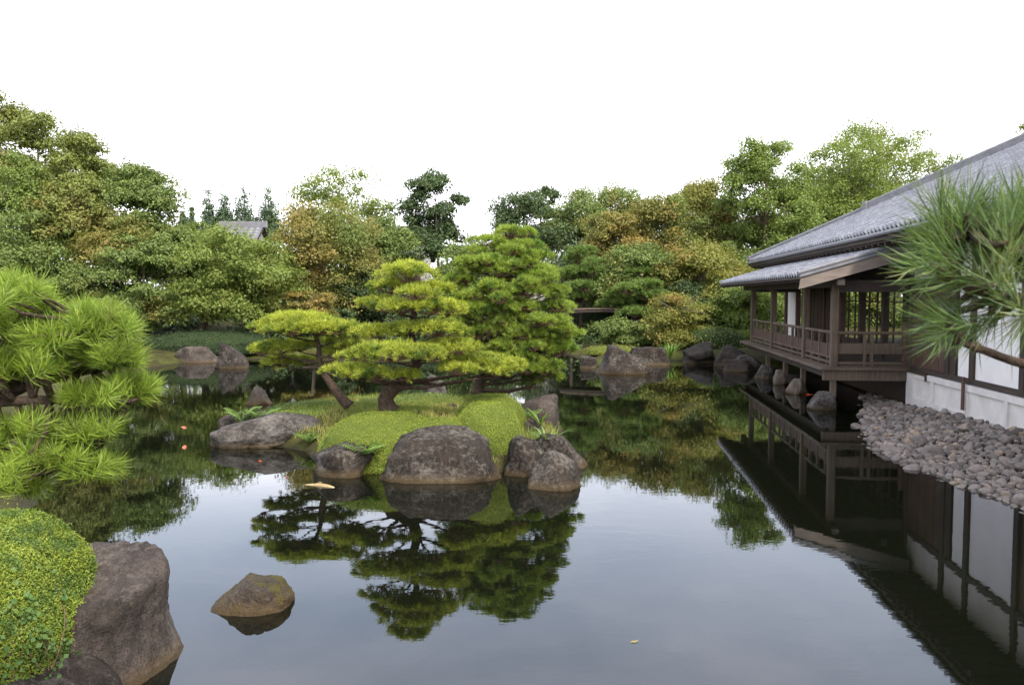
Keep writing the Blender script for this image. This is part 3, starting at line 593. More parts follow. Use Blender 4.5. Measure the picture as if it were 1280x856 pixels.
# ------------------------------------------------------------------ clipped mounds, grass, ferns
def mound(label, c, r, base, seed, m=None, leaf=.018, dens=6500, cat='shrub', name='clipped_shrub', group=None, lump=.06, flat=1.0, bm=None):
    rng = np.random.default_rng(seed); c = np.array(c, float); r = np.array(r, float)
    d, f = ICO[5]; k = d[:, 2] > -.35
    def surf(d):
        q = d * np.array([1, 1, flat]); s = 1 / np.power(np.sum(np.abs(d) ** 2.5, 1), 1 / 2.5)
        p = d * s[:, None]; return p * (1 + lump * 2 * fbm(d * 2.2 + seed, seed, 4))[:, None]
    mb = MB(); v = surf(d) * r * .97; v[:, 2] = np.where(v[:, 2] < -.3 * r[2], -.3 * r[2], v[:, 2]); mb.add(v, f, 0)
    area = 2 * math.pi * ((r[0] * r[1]) ** 1.6 + (r[0] * r[2]) ** 1.6 + (r[1] * r[2]) ** 1.6) ** (1 / 1.6) / 3 ** (1 / 1.6)
    n = int(min(area * dens, 150000)); dd = nrm(rng.normal(size=(n * 2, 3))); dd = dd[dd[:, 2] > -.25][:n]
    p = surf(dd) * r * (1 + rng.normal(0, .008, len(dd)))[:, None]; nn = nrm(nrm(dd / r) + np.array([0, 0, .3]) + rng.normal(0, .75, (len(dd), 3)))
    p = p + nrm(dd) * (np.abs(rng.normal(0, leaf * .6, len(dd))) * np.where(rng.random(len(dd)) < .03, 3.5, 1))[:, None]; mb.leaves(p, nn, leaf * rng.uniform(.6, 1.35, len(dd)), rng, 1, .5)
    o = mb.build(name, [bm or M_moss_base, m or M_moss], smooth=[True, False]); o.location = c
    return tag(o, label, cat, group)
G_M = 'clipped mounds on the pine island'
mound('large yellow green clipped mound left of the front boulder, below the front pine', (-2.2, 13.55, .10), (1.02, 1.05, .70), 0, 301, group=G_M)
mound('low mossy carpet draped over the top of the broad front boulder', (-1.1, 13.35, .22), (1.0, .76, .52), 0, 302, group=G_M)
mound('bright round clipped mound at the right front of the island', (-.42, 13.45, .26), (.58, .66, .74), 0, 303, group=G_M)
mound('round clipped mound behind the bright mound, beside the reeds', (-.40, 14.9, .30), (.66, .75, .66), 0, 304, group=G_M)
mound('flat dark green hedge at the back of the island under the tiered pine', (-1.75, 17.3, .30), (.85, .6, .36), 0, 305, L_green, .04, 1600, group=G_M)
mound('low dark green hedge along the left back of the island', (-4.0, 16.9, .22), (1.3, .5, .34), 0, 306, L_green, .04, 1500, group=G_M)
mound('short hedge behind the trunk of the leaning pine', (-2.95, 17.0, .28), (.5, .5, .34), 0, 307, L_bright, .04, 1500, group=G_M)
mound('soft green clump behind the long lichen rock', (-4.45, 15.9, .18), (.7, .5, .30), 0, 308, L_bright, .035, 1800, group=G_M)

rng = np.random.default_rng(8); n = 26000
x = rng.uniform(-5.5, 1.0, n); y = rng.uniform(12.6, 19.6, n); k = sdf(ISLE, x, y) < -.12; x, y = x[k], y[k]; z = isle_h(x, y)
p = np.stack([x, y, z - .03], -1); d = nrm(np.stack([rng.normal(0, .35, len(x)), rng.normal(0, .35, len(x)), np.ones(len(x))], -1)); L = rng.uniform(.07, .16, len(x))[:, None]
sd = nrm(np.cross(d, rng.normal(size=d.shape))) * .006; v = np.stack([p - sd, p + sd, p + d * L + [0, .0, 0]], 1).reshape(-1, 3)
mb = MB(); mb.add(v, np.arange(len(v)).reshape(-1, 3)); tag(mb.build('grass', M_grass), 'pale yellowish grass between the pines on the island', 'grass', kind='stuff')

def fern(label, p, size, n, seed, m=None, cat='fern', name='fern', stiff=.9, group=None, simple=False):
    rng = np.random.default_rng(seed); mb = MB(); p = np.array(p, float)
    for k in range(n):
        a = k * 2.4 + rng.uniform(-.3, .3); L = size * rng.uniform(.65, 1.1); o = np.array([math.cos(a), math.sin(a), 0]); t = np.linspace(0, 1, 12)
        pts = t[:, None] * o * L * rng.uniform(.5, .95) + np.stack([t * 0, t * 0, stiff * L * (t - .55 * t ** 2)], -1); mb.tube(pts[::3], np.linspace(.006, .002, 4), 4)
        sd = np.cross(o, [0, 0, 1])
        if simple:                                        # strap leaves
            wv = (.019 * np.sin(np.pi * np.clip(t * .9 + .1, 0, 1)) + .001)[:, None] * sd * size * 1.6; v = np.concatenate([pts - wv, pts + wv]); mb.add(v, [[q, q + 1, 13 + q, 12 + q] for q in range(11)])
        else:
            for q in range(1, 12):
                for s in (-1, 1):
                    l = L * .26 * math.sin(math.pi * (.15 + .85 * q / 12)) + .01; b = pts[q]; e = b + s * sd * l + o * l * .45 - np.array([0, 0, l * .2]); wv = o * l * .2
                    mb.add([b - wv * .5, (b + e) / 2 - wv, e, (b + e) / 2 + wv], [[0, 1, 2, 3]])
    o = mb.build(name, m or M_fern); o.location = p; return tag(o, label, cat, group)
fern('arching fern at the left tip of the island above the lichen rock', (*at(292, 0, 15.5)[:2], .34), .52, 10, 1, stiff=1.25)
fern('feathery fern beside the left fern, behind the lichen rock', (*at(318, 0, 15.5)[:2], .34), .48, 11, 2, stiff=1.2)
fern('small leafy fern at the right end of the lichen rock', (*at(380, 0, 14.4)[:2], .14), .36, 12, 3, stiff=1.2)
fern('fern hanging over the low boulder from the large mound', (*at(450, 0, 12.45)[:2], .32), .42, 8, 4)
fern('tiny fern at the left foot of the broad front boulder', (*at(480, 0, 12.2)[:2], .08), .18, 7, 5)
fern('broad leaved green plant beside the square reddish boulder', (*at(676, 0, 14.6)[:2], .42), .5, 10, 6, stiff=1.2, simple=True, cat='plant', name='leafy_plant', m=M_fern)
fern('pale reed with drooping striped leaves above the corner boulder', (*at(686, 0, 13.1)[:2], .28), .52, 16, 7, stiff=1.3, simple=True, cat='plant', name='reed_plant', m=M_reed)
fern('small tuft of leaves behind the reed on the island edge', (*at(662, 0, 15.4)[:2], .45), .35, 10, 9, name='leafy_plant', cat='plant')
fern('green sword leaved tuft on the far right shore by the dark mossy rock', (*at(843, 0, 34.3)[:2], .15), 1.0, 26, 10, simple=True, cat='plant', name='sword_leaf_plant', m=M_fern, stiff=1.3)

# ------------------------------------------------------------------ pines
def limb(mb, a, b, r0, r1, rng, sag=.12, n=6, sides=6, m=0):
    a = np.array(a, float); b = np.array(b, float); t = np.linspace(0, 1, n)[:, None]; L = np.linalg.norm(b - a)
    pts = a + (b - a) * t + np.sin(t * math.pi) * np.array([rng.normal(0, .08), rng.normal(0, .08), -sag]) * L + rng.normal(0, .02, (n, 3)) * L * np.sin(t * math.pi)
    mb.tube(pts, np.linspace(r0, r1, n), sides, m); return pts
def smooth_path(pts, n):
    pts = np.array(pts, float); k = len(pts); t = np.linspace(0, k - 1, n); out = []
    for q in t:
        i = min(int(q), k - 2); f = q - i; p0, p1, p2, p3 = pts[max(i - 1, 0)], pts[i], pts[i + 1], pts[min(i + 2, k - 1)]
        out.append(.5 * (2 * p1 + (p2 - p0) * f + (2 * p0 - 5 * p1 + 4 * p2 - p3) * f ** 2 + (3 * p1 - p0 - 3 * p2 + p3) * f ** 3))
    return np.array(out)
def pine(label, trunk, r0, r1, pads, m, seed, dens=270, nl=.105, nw=.008, nn=30, group=None, rough=.18, barkm=None, parts=True, name='pine_tree'):
    rng = np.random.default_rng(seed); tp = smooth_path(trunk, 22); base = tp[0].copy()
    root = empty(name, base, 0, label, 'tree', group)
    tr = MB(); rad = r1 + (r0 - r1) * (1 - np.linspace(0, 1, 22)) ** .9; rad[0] *= 1.35; rad[1] *= 1.1; tr.tube(tp - base, rad, 10, 0, rough, seed)
    allp = MB()
    for (c, rx, ry, rz) in pads:
        c = np.array(c, float); mbp = MB() if parts else allp
        n = max(7, int(dens * rx * ry * math.pi)); a = rng.uniform(0, 6.283, n); q = np.sqrt(rng.random(n)); lum = 1 + .25 * np.sin(3 * a + rng.uniform(0, 6)) 
        x = rx * q * np.cos(a) * lum; y = ry * q * np.sin(a) * lum; top = np.sqrt(np.clip(1 - q ** 2, 0, 1))
        z = rz * (top * .85 - .25) + rng.normal(0, .12, n) * rz - (rng.random(n) < .10) * rz * .5
        P = c - base + np.stack([x, y, z], -1); dr = np.stack([x / rx * .55, y / ry * .55, .75 + 0 * x], -1) + rng.normal(0, .22, (n, 3))
        mbp.needles(P, dr, nn, nl, nw, rng, 0, 10, 78)
        # the twigs below the pad and the limb back to the trunk
        hz = tp[:, 2] - (c[2] - .25 * np.hypot(*(tp[:, :2] - c[:2]).T)); hz = tp[:, 2] - (c[2] - rz - .12 * np.hypot(*(tp[:, :2] - c[:2]).T)); i = int(np.argmin(np.abs(hz) + .12 * np.hypot(*(tp[:, :2] - c[:2]).T))); hub = c - base + [0, 0, -rz * .75]
        limb(tr, tp[i] - base, hub, max(rad[i] * .38, .014), .012, rng, .02)
        for k in rng.choice(n, min(n, 20), replace=False): limb(mbp, hub, P[k] - [0, 0, .03], .012, .004, rng, .05, 4, 4, 1)
        if parts: mbp.build('needle_pad', [m, M_twig], root)
    if not parts: allp.build('crown', [m, M_twig], root)
    tr.build('trunk', barkm or M_bark, root, True)
    return root
def pad(px, py, hw, hh, Y, dy=0.0, k=1.0):
    p = at(px, py, Y + dy); s = (Y + dy) / FPX; return (p, hw * s, hw * s * .8 * k, hh * s)
# front pine of the island
Yf = 14.4
tr = [at(487, 514, Yf), at(482, 498, Yf), at(492, 484, Yf), at(512, 472, Yf + .1), at(520, 450, Yf + .2), at(514, 420, Yf + .25), at(518, 385, Yf + .2), at(512, 345, Yf + .2)]
pads = [pad(*q) for q in [(510, 341, 36, 16, Yf), (488, 358, 28, 12, Yf, .2), (540, 362, 28, 12, Yf, .1), (520, 366, 24, 10, Yf, -.5), (540, 384, 38, 12, Yf, -.3), (474, 380, 24, 12, Yf, .1), (500, 384, 26, 11, Yf, -.4), (560, 388, 20, 10, Yf, .4),
        (546, 411, 38, 12, Yf, -.2), (474, 416, 34, 12, Yf, 0), (508, 412, 26, 11, Yf, .5), (492, 440, 50, 15, Yf, -.6), (446, 446, 24, 10, Yf, .3), (440, 464, 32, 12, Yf, -.2), (470, 468, 22, 9, Yf, -.6), (566, 434, 36, 12, Yf, -.2), (536, 442, 28, 11, Yf, -.7), (600, 452, 40, 12, Yf, .2), (574, 462, 24, 9, Yf, -.4), (622, 462, 26, 10, Yf, 0), (506, 470, 22, 8, Yf, -.4), (642, 456, 18, 9, Yf, .4)]]
pine('sculpted pine with a short thick trunk at the front of the island', tr, .155, .035, pads, M_needle, 41)
# leaning pine on the left
Yl = 16.0
tr = [at(437, 508, Yl), at(424, 494, Yl), at(414, 480, Yl), at(404, 466, Yl), at(399, 448, Yl), at(398, 430, Yl + .1), at(388, 408, Yl)]
pads = [pad(*q) for q in [(372, 399, 40, 10, Yl), (340, 408, 24, 9, Yl, .2), (400, 409, 50, 12, Yl, -.3), (365, 412, 30, 10, Yl, -.5), (430, 418, 30, 11, Yl, .2), (346, 435, 28, 11, Yl, -.1), (326, 438, 14, 8, Yl, .1), (372, 432, 22, 9, Yl, .6), (352, 452, 26, 8, Yl, .4), (424, 440, 22, 9, Yl, .4), (440, 432, 18, 9, Yl, -.2), (408, 428, 22, 9, Yl, .8), (384, 452, 18, 7, Yl, .9)]]
pine('low leaning pine with flat layers at the left of the island', tr, .10, .03, pads, M_needle, 42)
# big tiered pine at the back right
Yb = 17.6
tr = [at(597, 492, Yb), at(601, 470, Yb), at(610, 440, Yb), at(622, 400, Yb), at(626, 360, Yb), at(632, 320, Yb), at(632, 292, Yb)]
rng = np.random.default_rng(77); pads = []
rows = [(290, 618, 660, 1), (303, 595, 672, 2), (318, 588, 678, 3), (334, 572, 690, 4), (350, 560, 694, 4), (366, 556, 702, 5), (384, 560, 708, 5), (402, 562, 712, 5), (420, 566, 713, 5), (438, 572, 708, 5), (456, 590, 700, 4), (472, 650, 690, 2)]
for (y, a, b, k) in rows:
    for i in range(k):
        fx = (i + .5) / k; px = a + (b - a) * fx + rng.uniform(-5, 5); half = (b - a) / 2
        dep = math.sqrt(max(0, 1 - ((px - (a + b) / 2) / half) ** 2)) * half * Yb / FPX
        pads.append(pad(px, y + rng.uniform(-8, 8), rng.uniform(14, 25) if k > 1 else 24, rng.uniform(8, 12), Yb, -dep * rng.uniform(.45, .95)))
        pads.append(pad(px + rng.uniform(-14, 14), y + rng.uniform(-9, 9), rng.uniform(12, 18), rng.uniform(7, 10), Yb, -dep * rng.uniform(.6, 1.0))) if k > 2 else None
        if k > 2 and i % 2 == 0: pads.append(pad(px + rng.uniform(-8, 8), y + rng.uniform(-8, 8), 20, 9, Yb, dep * rng.uniform(.2, .8)))
pine('tall cone shaped pine with many tiers at the back of the island', tr, .14, .03, pads, M_needle_b, 43, 320)
mb = MB(); mb.tube([at(391, 494, 16.3), at(393, 462, 16.2)], .035, 8); mb.tube([at(380, 459, 16.2), at(404, 459, 16.2)], .03, 8)
tag(mb.build('support_pole', W_mid), 'thin wooden prop holding up a branch of the leaning pine', 'pole')

# ------------------------------------------------------------------ broadleaf trees
def clumps(rng, c, r, n, shape, size):
    out = []
    while len(out) < n:
        p = rng.uniform(-1, 1, 3)
        if shape == 'cone':
            if np.hypot(p[0], p[1]) > (1 - p[2]) * .5 + .06: continue
        elif shape == 'dome':
            if p[2] < -.75 or np.hypot(p[0], p[1]) ** 2 + (max(p[2], 0)) ** 2 > 1: continue
        else:
            q = np.linalg.norm(p)
            if q > 1 or q < .35: continue
        out.append((c + p * r * .86, size * rng.uniform(.5, 1.35)))
    return out
def tree(label, px, ytop, ybot, hw, Y, m, seed, leaf=.15, n=9000, ncl=38, shape='round', flat=.5, base=None, group=None, barkm=None, tr_r=.16, airy=False, name='broadleaf_tree', dep=.9, cs=.42, limbs=14, spiky=10, sub=None):
    n = int(n * 3.1); ncl = int(ncl * 1.35); leaf *= .86
    rng = np.random.default_rng(seed); p0 = at(px, ytop, Y); p1 = at(px, ybot, Y); s = Y / FPX
    r = np.array([hw * s, hw * s * dep, (p0[2] - p1[2]) / 2]); c = (p0 + p1) / 2
    bx = at(base[0], 0, Y)[0] if base else c[0] + rng.normal(0, .1) * r[0]
    gz = float(ground_h(np.array([bx]), np.array([Y]))[0]); root_p = np.array([bx, Y, gz - .1])
    root = empty(name, root_p, 0, label, 'tree', group); tr = MB(); cr = MB(); c = c - root_p
    top = c + [0, 0, r[2] * .55]; mid = (c * [1, 1, 0]) * .35 + [0, 0, max(c[2] - r[2] * .6, .4) * .6]
    tp = smooth_path([(0, 0, 0), mid + rng.normal(0, .12, 3) * [1, 1, 0], c * [.8, .8, 1] + [0, 0, -r[2] * .3], top], 14)
    rad = np.linspace(tr_r, tr_r * .22, 14); rad[0] *= 1.4; tr.tube(tp, rad, 9, 0, .12, seed)
    S = min(r[0], r[2] * 1.3) * cs; cl = clumps(rng, c, r, ncl, shape, S)
    hi_ = max(q[0][2] - c[2] + q[1] * flat * .75 for q in cl); cl = [(np.array([q[0][0], q[0][1], c[2] + (q[0][2] - c[2]) * (r[2] / hi_ if q[0][2] > c[2] else 1)]), q[1]) for q in cl]
    wt = np.array([q[1] ** 2 for q in cl]); cnt = np.maximum(6, (n * wt / wt.sum())).astype(int)
    for (cc, sz), k in zip(cl, cnt):
        d = nrm(rng.normal(size=(k, 3))); q = rng.random(k) ** (.42); ang = rng.uniform(0, 6.28)
        l = 1 + .35 * np.sin(2 * np.arctan2(d[:, 1], d[:, 0]) + ang) + .2 * np.sin(5 * np.arctan2(d[:, 1], d[:, 0]) + 2 * ang)
        P = d * (q * l)[:, None] * sz * [1, 1, flat] ; P[:, 2] -= .18 * (np.hypot(P[:, 0], P[:, 1]) ** 2) / sz
        nn = nrm(np.array([0, 0, .5]) + .55 * d + rng.normal(0, .45, (k, 3)))
        cr.leaves(cc + P, nn, leaf * rng.uniform(.45, 1.45, k), rng, 0, .66, .08)
    for k in range(spiky // 2):                       # shoots that break the outline
        d = nrm(rng.normal(size=3) * [1, 1, .6] + [0, 0, .5]); b = c + d * r * .8; e = b + nrm(d + [0, 0, .4]) * r[2] * rng.uniform(.18, .34); t = rng.random(26)[:, None]
        P = b + (e - b) * t + rng.normal(0, .07, (26, 3)) * r[2] * .5; cr.leaves(P, nrm(rng.normal(size=(26, 3)) + [0, 0, .8]), leaf * rng.uniform(.6, 1.1, 26), rng, 0, .62); limb(tr, tp[int(rng.integers(9, 13))], e, .03, .006, rng, -.03, 6, 4)
    for i in rng.permutation(len(cl))[:limbs]:
        cc = cl[i][0]; j = int(np.clip(np.argmin(np.abs(tp[:, 2] - (cc[2] - .55 * np.hypot(*(cc - c)[:2])))), 3, 12)); limb(tr, tp[j], cc, rad[j] * .5, .018, rng, -.05)
    cr.build('crown', m, root); tr.build('trunk', barkm or M_bark_pale, root, True); return root

GL = 'trees on the left bank'; GR = 'trees beyond the far right shore'; GM = 'trees behind the island'
T = tree
T('tallest tree at the left edge of the picture, thin crown against the sky', -8, 112, 260, 46, 44, L_olive, 1, .15, 9000, 34, group=GL, flat=.55)
T('olive crowned tree just right of the tallest tree on the left', 48, 140, 280, 48, 43, L_olive, 2, .15, 10000, 36, group=GL)
T('tree with spreading top on the left skyline above the dark maple', 103, 158, 300, 42, 42, L_olive, 3, .15, 10000, 34, group=GL)
T('dark green maple ending the high left skyline', 172, 202, 340, 54, 41, L_green, 4, .15, 14000, 46, group=GL, flat=.42)
T('fresh green tree with bare pale trunk near the left edge', 26, 190, 300, 44, 39.5, L_bright, 5, .14, 6500, 26, group=GL, base=(22, 0), tr_r=.13, barkm=M_bark_pale, airy=True)
T('olive maple below the left skyline in front of the spreading tree', 92, 215, 330, 50, 39, L_olive, 6, .14, 11000, 40, group=GL, flat=.4)
T('orange tinged maple spray in the middle of the left bank', 150, 268, 350, 46, 38, L_orange, 7, .13, 7000, 26, group=GL, flat=.35)
T('dense dark tree low on the left bank behind the near pine', 34, 258, 420, 62, 37.5, L_green, 8, .14, 14000, 44, group=GL)
T('layered green maple right of the near pine on the left bank', 180, 290, 420, 62, 37, L_green, 9, .13, 15000, 46, group=GL, flat=.34)
T('light green maple leaning over the water on the far left shore', 284, 281, 412, 72, 37.5, L_light, 10, .13, 17000, 50, group=GL, flat=.34, base=(236, 0), barkm=M_bark, tr_r=.22)
T('green maple between the dark maple and the leaning maple', 248, 276, 390, 46, 40, L_green, 11, .13, 12000, 38, group=GL, flat=.38)
T('low maple filling the bank under the orange spray', 110, 330, 430, 50, 37, L_green, 12, .13, 10000, 34, group=GL, flat=.4)
T('light airy tree on the skyline above the orange maple', 424, 206, 330, 82, 54, L_light, 13, .16, 9000, 44, group=GM, cs=.28, spiky=26, tr_r=.2)
T('large orange maple left of the island pines', 402, 250, 392, 74, 43, L_orange, 14, .14, 17000, 54, group=GM, flat=.36, base=(420, 0), tr_r=.14)
T('low orange branchy maple behind the leaning pine', 372, 362, 404, 52, 39, L_orange, 15, .13, 6000, 22, group=GM, flat=.3, tr_r=.08)
T('green maple under the orange maple on its left', 332, 303, 410, 52, 40, L_light, 16, .13, 10000, 34, group=GM, flat=.38)
T('dark evergreen with rounded clumps standing above the tile roof', 545, 212, 350, 46, 50, L_deep, 17, .17, 9000, 15, group=GM, flat=.42, cs=.46, spiky=8)
T('bushy tree between the airy tree and the dark evergreen', 478, 268, 370, 44, 47, L_green, 18, .15, 9000, 34, group=GM)
T('shaded dark tree behind the front pine', 460, 330, 420, 56, 44, L_deep, 19, .15, 12000, 38, group=GM)
T('tree behind the top of the tiered pine, left side', 590, 300, 420, 50, 42, L_green, 20, .14, 12000, 38, group=GM)
T('dark tree rising right of the tiered pine top', 655, 238, 360, 50, 53, L_deep, 21, .16, 12000, 38, group=GM)
T('round dark crown on the skyline in the middle of the picture', 676, 230, 330, 26, 58, L_deep, 22, .16, 6000, 22, group=GM)
T('mid green tree on the skyline right of the round dark crown', 722, 232, 340, 46, 56, L_green, 23, .16, 11000, 38, group=GM, spiky=20)
T('grey green tree on the skyline before the orange maples', 775, 228, 350, 46, 58, L_green, 24, .16, 11000, 38, group=GM, spiky=20)
T('small yellow orange maple with rounded top left of the wide orange maple', 765, 264, 350, 44, 46, L_orange, 25, .14, 10000, 36, group=GR, flat=.38)
T('wide orange and yellow maple in the middle of the right bank', 832, 240, 380, 66, 47, L_orange, 26, .15, 16000, 50, group=GR, flat=.4)
T('yellow green tree on the skyline right of the wide orange maple', 874, 222, 350, 50, 51, L_yellow, 27, .15, 13000, 42, group=GR)
T('tall fresh green tree with open dark branches left of the pavilion roof', 958, 172, 350, 66, 46, L_bright, 28, .15, 17000, 56, group=GR, cs=.28, spiky=18, tr_r=.2, limbs=26, barkm=M_bark)
T('light airy tree behind the pavilion roof', 1108, 142, 330, 96, 54, L_light, 29, .15, 19000, 76, group=GR, cs=.26, spiky=40, tr_r=.2, limbs=26)
T('pale green tree between the tall open tree and the airy tree', 1030, 172, 340, 66, 57, L_light, 30, .16, 10000, 40, group=GR, spiky=20)
T('dense yellow green tree filling the sky gap above the veranda roof', 1062, 160, 330, 64, 50, L_light, 46, .15, 15000, 46, group=GR, spiky=20)
T('leafy green tree filling the gap at the far corner of the pavilion roof', 940, 256, 370, 52, 50, L_green, 47, .15, 12000, 34, group=GR)
T('tree top peeping over the pavilion ridge at the right edge', 1284, 150, 300, 34, 60, L_light, 31, .16, 5000, 22, group=GR)
T('green maple in front of the wide orange maple', 806, 300, 390, 56, 42, L_green, 32, .14, 13000, 40, group=GR, flat=.4)
T('yellow green maple above the small orange shrub', 880, 300, 400, 56, 41, L_yellow, 33, .14, 14000, 42, group=GR, flat=.4)
T('small orange maple on the far right shore beside the veranda', 852, 366, 434, 44, 37, L_yellow, 34, .11, 8000, 30, group=GR, flat=.36, tr_r=.07)
T('green tree seen behind the far end of the veranda', 920, 340, 440, 44, 39, L_bright, 35, .13, 12000, 36, group=GR)
T('dense tree behind the veranda roof corner', 905, 300, 400, 46, 45, L_green, 36, .14, 12000, 36, group=GR)
T('green tree seen through the open veranda posts', 975, 320, 440, 50, 42, L_bright, 37, .13, 12000, 36, group=GR)
T('tree seen through the lattice of the pavilion room', 1062, 300, 440, 44, 46, L_bright, 38, .14, 10000, 34, group=GR)
T('second tree seen through the lattice, right of the first', 1120, 300, 440, 44, 45, L_green, 39, .14, 9000, 34, group=GR)
T('leafy shrub under the bridge on the far shore', 775, 396, 434, 40, 38, L_green, 40, .11, 7000, 26, group=GR, flat=.5, tr_r=.05, name='broadleaf_shrub')
T('dark tree above the bridge, behind the green pines', 730, 300, 400, 56, 48, L_deep, 41, .14, 13000, 38, group=GR)
T('dark understorey tree behind the leaning pine', 400, 380, 440, 60, 41, L_deep, 42, .13, 9000, 30, group=GM)
T('dark understorey tree behind the front pine trunk', 520, 380, 450, 60, 41, L_deep, 43, .13, 10000, 30, group=GM)
T('dark understorey tree behind the tiered pine', 640, 370, 445, 60, 42, L_deep, 44, .13, 10000, 30, group=GM)
T('shaded tree behind the small orange maple', 860, 350, 430, 60, 40, L_deep, 45, .13, 11000, 32, group=GR)
# green pines by the bridge
def far_pine(label, px, ytop, ybot, hw, Y, seed):
    rng = np.random.default_rng(seed); P = []; n = 6
    for k in range(n):
        y = ytop + (ybot - ytop) * (k + .3) / n; w_ = hw * (.35 + .65 * ((k + 1) / n) ** .7); m_ = 1 + int(k > 0) + int(k > 2)
        for i in range(m_): P.append(pad(px + (w_ * 1.4) * ((i + .5) / m_ - .5) + rng.uniform(-5, 5), y + rng.uniform(-5, 5), w_ * (.85 if m_ == 1 else .55), 8, Y, rng.uniform(-1, 1)))
    gz = float(ground_h(np.array([at(px, 0, Y)[0]]), np.array([Y]))[0]); b = at(px + 6, 0, Y); b[2] = gz - .1
    pine(label, [b, b + (at(px - 6, ybot, Y) - b) * .6, at(px + 5, (ytop + ybot) / 2, Y), at(px, ytop + 6, Y)], .14, .04, P, M_needle_dark, seed, 60, .2, .022, 26, GR, parts=True)
far_pine('green layered pine behind the bridge, left of the shorter pine', 728, 308, 384, 44, 42.5, 61)
far_pine('shorter green layered pine right of the bridge', 800, 335, 396, 50, 40.5, 62)
far_pine('small green pine with flat layers left of the veranda roof', 852, 338, 384, 34, 43, 63)
# distant cedars
for k, (px, yt, hw, lb) in enumerate([(262, 240, 9, 'leftmost full cedar of the far row, beside the tile roof'), (281, 236, 10, 'second cedar of the far row, standing over the roof ridge'), (306, 236, 13, 'widest cedar of the far row, over the roof middle'), (336, 233, 11, 'rightmost cedar of the far row, blunt topped'), (229, 262, 5, 'small thin cedar left of the row, nearer the maples'), (240, 264, 5, 'thin cedar top between the maples and the row')]):
    T(lb, px, yt - 6, 306, hw * 1.9, 95, L_cedar, 80 + k, .24, 3600, 150, 'cone', .7, group='distant cedars on the skyline', name='cedar_tree', cs=.38, spiky=0, limbs=0, tr_r=.2)

# hedges and undergrowth
def hedge(label, px, ytop, hw, Y, seed, m, zb=None, dep=.5, leaf=.07, dens=420, group='clipped hedges along the far shore'):
    p = at(px, ytop, Y); s = Y / FPX; g = float(ground_h(np.array([p[0]]), np.array([p[1]]))[0]); h = max(.25, p[2] - g)
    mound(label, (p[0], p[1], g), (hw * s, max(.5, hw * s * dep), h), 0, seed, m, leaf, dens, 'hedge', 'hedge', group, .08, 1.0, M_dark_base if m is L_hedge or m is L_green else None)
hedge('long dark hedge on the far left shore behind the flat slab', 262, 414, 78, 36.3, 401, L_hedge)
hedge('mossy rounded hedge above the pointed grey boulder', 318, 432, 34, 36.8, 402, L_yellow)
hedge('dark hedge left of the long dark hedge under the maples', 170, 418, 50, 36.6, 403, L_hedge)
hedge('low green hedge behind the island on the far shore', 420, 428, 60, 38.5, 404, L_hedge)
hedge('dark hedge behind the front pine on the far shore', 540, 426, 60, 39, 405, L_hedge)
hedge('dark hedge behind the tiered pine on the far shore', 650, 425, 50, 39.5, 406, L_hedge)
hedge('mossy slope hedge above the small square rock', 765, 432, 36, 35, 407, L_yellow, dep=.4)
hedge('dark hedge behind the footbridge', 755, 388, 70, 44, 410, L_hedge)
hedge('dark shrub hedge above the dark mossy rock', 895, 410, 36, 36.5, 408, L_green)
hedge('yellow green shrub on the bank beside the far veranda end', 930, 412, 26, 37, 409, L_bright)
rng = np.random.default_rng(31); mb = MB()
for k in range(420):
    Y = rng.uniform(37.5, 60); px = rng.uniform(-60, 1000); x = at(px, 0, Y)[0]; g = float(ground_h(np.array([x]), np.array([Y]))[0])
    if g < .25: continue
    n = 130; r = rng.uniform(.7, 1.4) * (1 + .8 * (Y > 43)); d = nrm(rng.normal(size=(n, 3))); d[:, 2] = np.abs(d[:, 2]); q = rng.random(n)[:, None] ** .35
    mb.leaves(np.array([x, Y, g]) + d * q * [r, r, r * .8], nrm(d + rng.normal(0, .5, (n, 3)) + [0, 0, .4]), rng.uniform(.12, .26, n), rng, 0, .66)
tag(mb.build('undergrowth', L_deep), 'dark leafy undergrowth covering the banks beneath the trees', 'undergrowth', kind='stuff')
mb = MB()
for k in range(1000):
    px = rng.uniform(-160, 1400); Y = rng.uniform(68, 86); zt = at(0, rng.uniform(285, 325) - 75 * float(sstep(260, 120, px)), Y)[2]; x = at(px, 0, Y)[0]; n = 70; r = rng.uniform(1.4, 2.6)
    d = nrm(rng.normal(size=(n, 3))); c = np.array([x, Y, zt * rng.random() ** .75 - r * .8])
    mb.leaves(c + d * r * (rng.random(n)[:, None] ** .4), nrm(d + rng.normal(0, .4, (n, 3)) + [0, 0, .5]), rng.uniform(.3, .55, n), rng, 0, .7)
tag(mb.build('distant_wood', L_green), 'far wood closing the view behind the garden trees', 'wood', kind='stuff')

